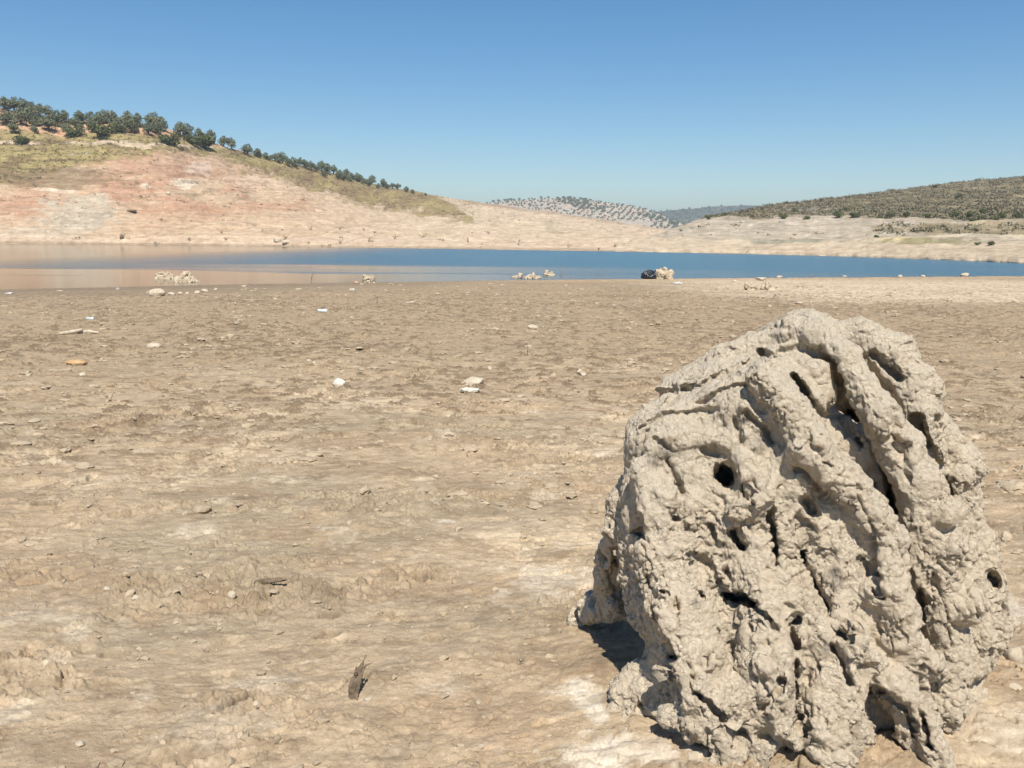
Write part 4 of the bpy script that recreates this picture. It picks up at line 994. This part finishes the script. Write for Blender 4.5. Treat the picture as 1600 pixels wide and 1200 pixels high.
def can(px, py, wpx, label, rz):
    g = ray_ground(px, py); s = g[1] / FPX; L = wpx * s; r = L * .22
    body = tube_np([(-L / 2, 0, r * .7), (-L * .45, 0, r * .7), (-L * .1, 0, r * .66), (L * .15, 0, r * .72), (L * .45, 0, r * .7), (L / 2, 0, r * .7)], [r * .82, r, r * .82, r * .9, r, r * .82], 12, 3, .06)
    root = empty('tin_can', g, rz); link('can_body', mesh_np('can_body', *body), M['tin'], root)
    link('can_rim', mesh_np('can_rim', *tube_np([(-L * .51, 0, r * .7), (-L * .49, 0, r * .7)], [r * .86, r * .86], 12)), M['paper'], root)
    tag(root, label, 'tin can')
can(504, 489, 15, 'crushed bluish can lying on the mud left of centre', .15); can(141, 498, 12, 'dull grey can lying on the mud at the left', -.1)
# twisted driftwood
def wood_piece(name, chains, mat, label, cat, h=.02, seed=0, amp=.02, scale=14):
    pts = np.array([c[0] for ch in chains for c in ch]); rr = max(c[1] for ch in chains for c in ch); g = np.array([pts[:, 0].mean(), pts[:, 1].mean(), pts[:, 2].min()])
    S = SDF(pts.min(0) - rr - .06, pts.max(0) + rr + .06, h)
    for ch in chains: S.chain(ch, rr * .35)
    V, Q = S.mesh(); N = normals(V, Q)
    d = fbm(V * scale, 3, seed, .6) * amp; w1, w2 = worley(V * scale * .8, seed); d += (np.minimum(w2 - w1, .4) - .2) * amp * 1.5; d -= sst(.35, .55, fbm(V * scale * .7, 2, seed + 4)) * amp * 2.2
    V = V + N * d[:, None] - g
    me = mesh_np(name, V, Q); o = link(name, me, M[mat], loc=g); tag(o, label, cat); return o
def gchain(px, py, rows):
    """rows (dx px, up px, back m, radius px) relative to a ground point seen at px, py"""
    g = ray_ground(px, py); s = g[1] / FPX
    return [(g + np.array([a * s, c, b * s]), r * s) for a, b, c, r in rows]
random.seed(3)
def stump_small(px, py, w, h, seed, label, name='shore_stump', n=9, mat='heap', lean=0):
    g = random.Random(seed); h = h * 1.12; rmin = max(w * .07, 1.6); ch = [gchain(px, py, [(-w * .2, h * .1, .1, min(h * .35, w * .3)), (w * .15, h * .2, .1, min(h * .38, w * .3))])]
    for k in range(n):
        a0 = g.uniform(-.3, .3) * w; a1 = a0 + g.uniform(-.28, .28) * w; top = h * g.uniform(.55, 1.) * (1 - .8 * abs(a1 / w)) 
        am = (a0 + a1) / 2 + g.uniform(-.08, .08) * w; r = rmin * g.uniform(1., 1.7)
        ch.append(gchain(px, py, [(a0 * 1.25, -1, g.uniform(-.15, .1), r * 1.2), (am, top * .5, g.uniform(-.2, .1), r), (a1, top - r * .8, g.uniform(-.1, .2), r * 1.05)]))
    return wood_piece(name, ch, mat, label, 'tree stump' if 'stump' in name else 'root heap', h=max(.018, w * ray_ground(px, py)[1] / FPX / 42), seed=seed, amp=.035, scale=9)
stump_small(291, 445, 34, 23, 1, 'light gnarled stump standing at the water edge on the left', n=11)
stump_small(576, 442, 22, 15, 3, 'pale boulder-like stump with a dark hollow, alone at the water edge', n=6)
stump_small(1038, 436, 28, 20, 4, 'pitted pale stump at the water edge beside a dark rubbish bag', n=12)
stump_small(809, 437, 16, 14, 5, 'upright pale root stub, left end of the row of root pieces by the water', 'root_piece', n=5)
stump_small(857, 436, 24, 17, 6, 'tallest pale root clump, right end of the row of root pieces by the water', 'root_piece', n=8)
stump_small(833, 437, 28, 10, 7, 'low root fragment between the two taller root pieces by the water', 'root_piece', n=8)
stump_small(798, 437, 14, 6, 8, 'lowest pale fragment left of the row of root pieces by the water', 'root_piece', n=3)
stump_small(1175, 453, 22, 15, 9, 'broken pale root mass on the sand, left half of the heap', 'root_heap', n=8)
stump_small(1200, 452, 24, 14, 10, 'broken pale root mass on the sand, right half of the heap', 'root_heap', n=8)
def water_stump():
    p = P(257, 434, (CAMH - WATER) * FPX / (434 - horizon(257))); s = p[1] / FPX; ch = []
    for k in range(7):
        a = (k - 3) * 4.2; hh = [5, 9, 11, 8, 10, 7, 4][k]
        ch.append([(p + np.array([a * s, 0, -.15]), 4 * s), (p + np.array([a * s, .1, hh * .6 * s]), 3 * s)])
    wood_piece('shore_stump', ch, 'heap', 'low jagged stump standing in the water behind the shore stump on the left', 'tree stump', h=.016, seed=61, amp=.03, scale=9)
water_stump()
rock('stone', 1190, 450, 20, 5, 'stone', 'pale flat slab lying across the top of the root heap', 'stone', 77, rough=.2).location[2] += .30
# rubbish bag
def bag():
    g = ray_ground(1014, 436); s = g[1] / FPX; w, h = 25 * s, 13 * s
    V, T = ico(5); V2 = V.copy(); V2[:, 2] = np.where(V2[:, 2] < 0, V2[:, 2] * .35, V2[:, 2])
    cre = np.abs(fbm(V * np.array([1.6, 1.6, .8]) * 1.6, 4, 9, .6)); V2 = V2 * (1 - .35 * (1 - sst(0, .25, cre)) + .18 * fbm(V * 1.3, 2, 3))[:, None]
    V2 = V2 * np.array([w / 2, w * .36, h * .85]); V2[:, 2] += h * .18
    root = empty('rubbish_bag', g + np.array([0, .15, 0])); link('bag_body', mesh_np('bag_body', V2, None, T), M['bag'], root)
    kn = tube_np([(w * .30, 0, h * .72), (w * .36, 0, h * .88), (w * .42, .02, h * .98)], [.035, .02, .05], 8, 2, .3); link('knot', mesh_np('bag_knot', *kn), M['bag'], root)
    tag(root, 'shiny black plastic rubbish bag slumped against the pitted stump by the water', 'rubbish bag')
bag()
# flat driftwood board, bone-like sticks, splinter, shade strip in a groove, twig stub
wood_piece('driftwood', [gchain(122, 523, [(-28, 0, 0, 2.2), (-8, 3, 0, 3.2), (3, 6, .05, 2.4)]), gchain(122, 523, [(-4, 1, .1, 2.5), (12, 2.5, .1, 3), (27, 1, .1, 1.8)])], 'stone', 'flat pale split piece of driftwood lying on the mud at the left', 'driftwood', h=.012, seed=5, amp=.006)
wood_piece('stick', [gchain(642, 474, [(-7, 1, 0, 1.4), (0, 1.5, 0, 1.6), (7, 3, 0, 1.8)])], 'stone', 'short pale stick lying on the mud below the lake at centre', 'stick', h=.012, seed=6, amp=.006)
wood_piece('wood_or_shade_sliver', [gchain(556, 1092, [(-7, -6, 0, 3.2), (-3, 18, .02, 4.6), (4, 42, .05, 3.8), (13, 62, .07, 1.3)]), gchain(556, 1092, [(-11, 0, .01, 2.4), (-11, 18, .02, 2.8), (-8, 33, .03, 1.1)]), gchain(556, 1092, [(1, 0, .0, 2.6), (4, 24, .03, 3), (14, 50, .05, 1.2)]), gchain(556, 1092, [(-6, 20, .02, 2.4), (-4, 36, .03, 2), (-1, 48, .04, 1)])], 'darkwood', 'dark jagged wood splinter sticking up from the mud in the foreground', 'wood splinter', h=.0028, seed=7, amp=.0035, scale=40)
wood_piece('wood_or_shade_sliver', [gchain(418, 912, [(-18, 0, 0, 4), (0, 3, .0, 5), (28, 5, .01, 3)])], 'darkwood', 'dark flat strip standing in for shade in a groove in the left foreground', 'wood splinter', h=.005, seed=8, amp=.004, scale=40)  # dark strip that stands in for the shadow line of the groove
wood_piece('twig_stub', [gchain(172, 628, [(-6, -1, 0, 2.5), (-1, 6, .02, 2.2), (4, 15, .03, 1.2)]), gchain(172, 628, [(-6, 10, 0, 2), (-2, 5, .02, 2), (5, -1, .03, 1.8)])], 'clod', 'crossed stubby twigs poking from the mud on the left', 'twig', h=.008, seed=9, amp=.005, scale=30)
# bare twigs standing at the shore
def dead_twig(px, py, h, seed, label, name='dead_shrub', n=6, spread=.5, loc=None, mat='twig', r=.012):
    g = random.Random(seed); L = ray_ground(px, py) if loc is None else np.array(loc); H = h * L[1] / FPX; lst = []
    for k in range(n):
        a = g.uniform(0, 6.28); sp_ = g.uniform(.1, spread); hh = H * g.uniform(.55, 1.0); p = np.array([0, 0, -.05]); pts = [p]; 
        for j in range(1, 5):
            f = j / 4; pts.append(np.array([math.cos(a) * sp_ * H * f + g.uniform(-.05, .05) * H, math.sin(a) * sp_ * H * f, hh * f + g.uniform(-.03, .03) * H]))
        rr = r * L[1] / 40
        lst.append(tube_np(pts, [rr * x for x in (1, .9, .7, .5, .25)], 5, k))
        for _ in range(2):
            j = g.randint(1, 3); q = pts[j] + np.array([g.uniform(-.3, .3) * H, g.uniform(-.2, .2) * H, g.uniform(.1, .3) * H]); lst.append(tube_np([pts[j], (pts[j] + q) / 2 + np.array([0, 0, .02]), q], [rr * .6, rr * .45, rr * .2], 4, 1))
    v, q, t = join(lst); o = link(name, mesh_np(name, v, q, t), M[mat], loc=L); tag(o, label, 'dead shrub'); return o
dead_twig(486, 443, 24, 1, 'bare forked twig standing at the water edge left of the pale boulder-like stump', n=2, spread=.25)
dead_twig(932, 436, 18, 2, 'thin dry stalks at the water edge between root pieces and rubbish bag', n=2, spread=.2, r=.008)
dead_twig(877, 436, 22, 3, 'tall thin dry stalks just right of the root pieces by the water', n=3, spread=.15, r=.007)
dead_twig(1105, 433, 16, 4, 'bare spindly shrub at the water edge right of the pitted stump', n=4, spread=.5, r=.008)
dead_twig(383, 454, 10, 5, 'low white dead branch on the mud right of the pebble line', n=3, spread=1.0, mat='stone')
dead_twig(590, 474, 12, 6, 'small dry stalk on the mud below the pale boulder-like stump', n=3, spread=.4, r=.006)
dead_twig(825, 556, 20, 7, 'thin upright dry stalk in mid mud below the small rounded stone', n=1, spread=.15, r=.018)
dead_twig(1268, 434, 8, 8, 'tiny dry tuft at the water edge above the root heap', n=4, spread=.5, r=.006)
# dead shrubs on the far bank
FB = [(190, 370, 8), (296, 377, 6), (345, 366, 6), (352, 375, 6), (445, 372, 9), (485, 360, 7), (482, 382, 5), (530, 358, 7), (531, 381, 8), (568, 359, 5), (575, 380, 7), (585, 367, 5), (616, 376, 9), (658, 371, 8), (731, 380, 10), (762, 374, 6), (810, 385, 10), (838, 375, 8), (887, 386, 9), (934, 391, 6), (960, 389, 8), (976, 389, 8), (992, 390, 7), (1005, 390, 7), (1020, 391, 7), (1054, 392, 6), (1075, 393, 6)]
for k, (x, y, h) in enumerate(FB):
    dead_twig(x, y, h, 100 + k, '%s dark dead bush%s on the pale bank across the lake' % (ORD[k], '' if k == 0 else ' from the left'), n=5, spread=1.1, loc=on_hill(HL, x, y), r=.011)['group'] = 'dead bushes on the far bank'
def bank_boulder(x, y, w, h, lab, seed, mat='stone', hill=None):
    L = on_hill(hill or HL, x, y); s = L[1] / FPX
    o = link('boulder', rock_mesh('boulder', w * s, w * s * .8, h * s * 1.3, seed, sub=3), M[mat], loc=L); tag(o, lab, 'boulder')
bank_boulder(432, 378, 12, 8, 'pale boulder on the far bank by the water, left of another pale boulder', 1); bank_boulder(447, 381, 14, 6, 'low pale boulder at the far waterline beside a taller one', 2)
bank_boulder(443, 361, 9, 5, 'whitish boulder half way up the far bank', 3); bank_boulder(87, 340, 8, 5, 'dark-shadowed white boulder in the grey bank patch on the left', 4); bank_boulder(263, 309, 8, 5, 'white boulder on the red soil of the left hill', 5)
bank_boulder(189, 372, 6, 9, 'dark upright rock on the far bank at the left', 6, 'darkwood'); bank_boulder(205, 337, 16, 4, 'dark ledge rock on the left bank below the red soil', 7, 'twig')

# ------------------------------------------------------------------ loose crumbs of mud, one mass
def crumbs():
    V0, T0 = ico(1); g = np.random.default_rng(77); out = []; n = 5200
    u = g.uniform(0, 1, n); r = 1.7 * (34 / 1.7) ** (u ** 1.15); th = g.uniform(-.62, .62, n)
    x, y = r * np.sin(th), r * np.cos(th); q = np.stack([x, y], 1)
    dens = sst(-.15, .4, fbm(q * 1.4, 3, 21)) * .8 + .2
    keep = (g.random(n) < dens) & (y < shore_y(x) - 1); x, y, r = x[keep], y[keep], r[keep]
    an = g.uniform(0, 6.28, 1500); kk = np.abs(g.normal(size=1500)) * .16; x = np.concatenate([x, STUMP_C[0] + np.cos(an) * (.66 + kk)]); y = np.concatenate([y, STUMP_C[1] + .05 + np.sin(an) * (.5 + kk)]); r = np.hypot(x, y)
    z = ground_z(x, y); m = len(x)
    s = (.0035 + .012 * g.random(m) ** 3.5) * (1 + r / 9)
    Vs = np.empty((m, len(V0), 3)); D = g.uniform(.6, 1.4, (m, len(V0), 1)); A = g.uniform(.6, 1.5, (m, 1, 3)); A[..., 2] *= .6
    Vs = V0[None] * D * A * s[:, None, None] + np.stack([x, y, z + s * .2], 1)[:, None]
    T = (T0[None] + (np.arange(m) * len(V0))[:, None, None]).reshape(-1, 3)
    o = link('mud_crumbs', mesh_np('mud_crumbs', Vs.reshape(-1, 3), None, T, smooth=False), M['clod']); tag(o, 'loose crumbs and pebbles of dried mud scattered over the flat', 'crumbs', kind='stuff')
crumbs()
def clods():
    V0, T0 = ico(2); g = np.random.default_rng(78); n = 5200
    r = 5 * (38 / 5.) ** g.uniform(0, 1, n); th = g.uniform(-.64, .64, n); x, y = r * np.sin(th), r * np.cos(th); q = np.stack([x, y], 1)
    dens = sst(-.05, .4, fbm(q * np.array([.8, 1.1]), 4, 61, .6)); keep = (g.random(n) < dens + .04) & (y < shore_y(x) - 2); x, y, r = x[keep], y[keep], r[keep]; m = len(x)
    z = ground_z(x, y); s = (.010 + .030 * g.random(m) ** 2.5) * (1 + r / 30)
    nz = np.stack([fbm(V0 * 1.7 + 5.1 * k, 3, 300 + k, .6) for k in range(24)])
    D = 1 + .55 * nz[g.integers(24, size=m)][..., None]; A = g.uniform(.7, 1.8, (m, 1, 3)); A[..., 2] *= .42
    Vs = V0[None] * D * A * s[:, None, None] + np.stack([x, y, z + s * .1], 1)[:, None]
    T = (T0[None] + (np.arange(m) * len(V0))[:, None, None]).reshape(-1, 3)
    o = link('mud_clods', mesh_np('mud_clods', Vs.reshape(-1, 3), None, T, smooth=False), M['clod']); tag(o, 'brown dried mud clods trodden up across the middle of the flat', 'clods', kind='stuff')
clods()

# ------------------------------------------------------------------ haze
def haze():
    x0, x1, y0, y1, z0, z1 = -3200, 3200, -400, 3300, -9, 108
    V = [(x, y, z) for z in (z0, z1) for y in (y0, y1) for x in (x0, x1)]
    Q = [(0, 2, 3, 1), (4, 5, 7, 6), (0, 1, 5, 4), (1, 3, 7, 5), (3, 2, 6, 7), (2, 0, 4, 6)]
    m = bpy.data.materials.new('air_haze'); m.use_nodes = True; nt = m.node_tree; nt.nodes.clear()
    o_ = nt.nodes.new('ShaderNodeOutputMaterial'); pv = nt.nodes.new('ShaderNodeVolumePrincipled')
    pv.inputs['Density'].default_value = HAZE; pv.inputs['Color'].default_value = (.72, .86, 1, 1); pv.inputs['Anisotropy'].default_value = .25
    nt.links.new(pv.outputs[0], o_.inputs['Volume'])
    o = link('haze', mesh_np('haze', V, Q, smooth=False), m); tag(o, 'thin bluish summer haze over the lake and hills', 'haze', kind='stuff')
HAZE = .00034
haze()

# ------------------------------------------------------------------ light, sky, camera
SUN_EL, SUN_AZ = math.radians(55), math.radians(174)   # azimuth clockwise from +Y (towards +X)
w = bpy.data.worlds.new('World'); sc.world = w; w.use_nodes = True
nt = w.node_tree; sky = nt.nodes.new('ShaderNodeTexSky'); sky.sky_type = 'NISHITA'; sky.sun_disc = False
sky.sun_elevation = SUN_EL; sky.sun_rotation = SUN_AZ; sky.air_density = 1.0; sky.dust_density = .1; sky.ozone_density = 1.6; sky.altitude = 400
bg = nt.nodes['Background']; hs = nt.nodes.new('ShaderNodeHueSaturation'); hs.inputs['Saturation'].default_value = 1.34; hs.inputs['Hue'].default_value = .499; nt.links.new(sky.outputs[0], hs.inputs['Color']); nt.links.new(hs.outputs[0], bg.inputs['Color']); bg.inputs['Strength'].default_value = .083
L = bpy.data.lights.new('sun', 'SUN'); L.energy = 5.0; L.angle = math.radians(.5); L.color = (1, .94, .84)
so = bpy.data.objects.new('sun', L); COL.objects.link(so)
from mathutils import Vector, Matrix
sd = Vector((math.cos(SUN_EL) * math.sin(SUN_AZ), math.cos(SUN_EL) * math.cos(SUN_AZ), math.sin(SUN_EL)))
so.rotation_euler = sd.to_track_quat('Z', 'Y').to_euler(); so.location = sd * 50
cd = bpy.data.cameras.new('camera'); co = bpy.data.objects.new('camera', cd); COL.objects.link(co)
cd.sensor_width = 36; cd.lens = 36 * FPX / 1600; cd.clip_end = 9000; cd.clip_start = .05
mt = Matrix((Rv, Uv, -Fv)).transposed().to_4x4(); mt.translation = CAM; co.matrix_world = mt
sc.camera = co
sc.view_settings.view_transform = 'Standard'; sc.view_settings.look = 'None'; sc.view_settings.exposure = .46; sc.view_settings.gamma = 1
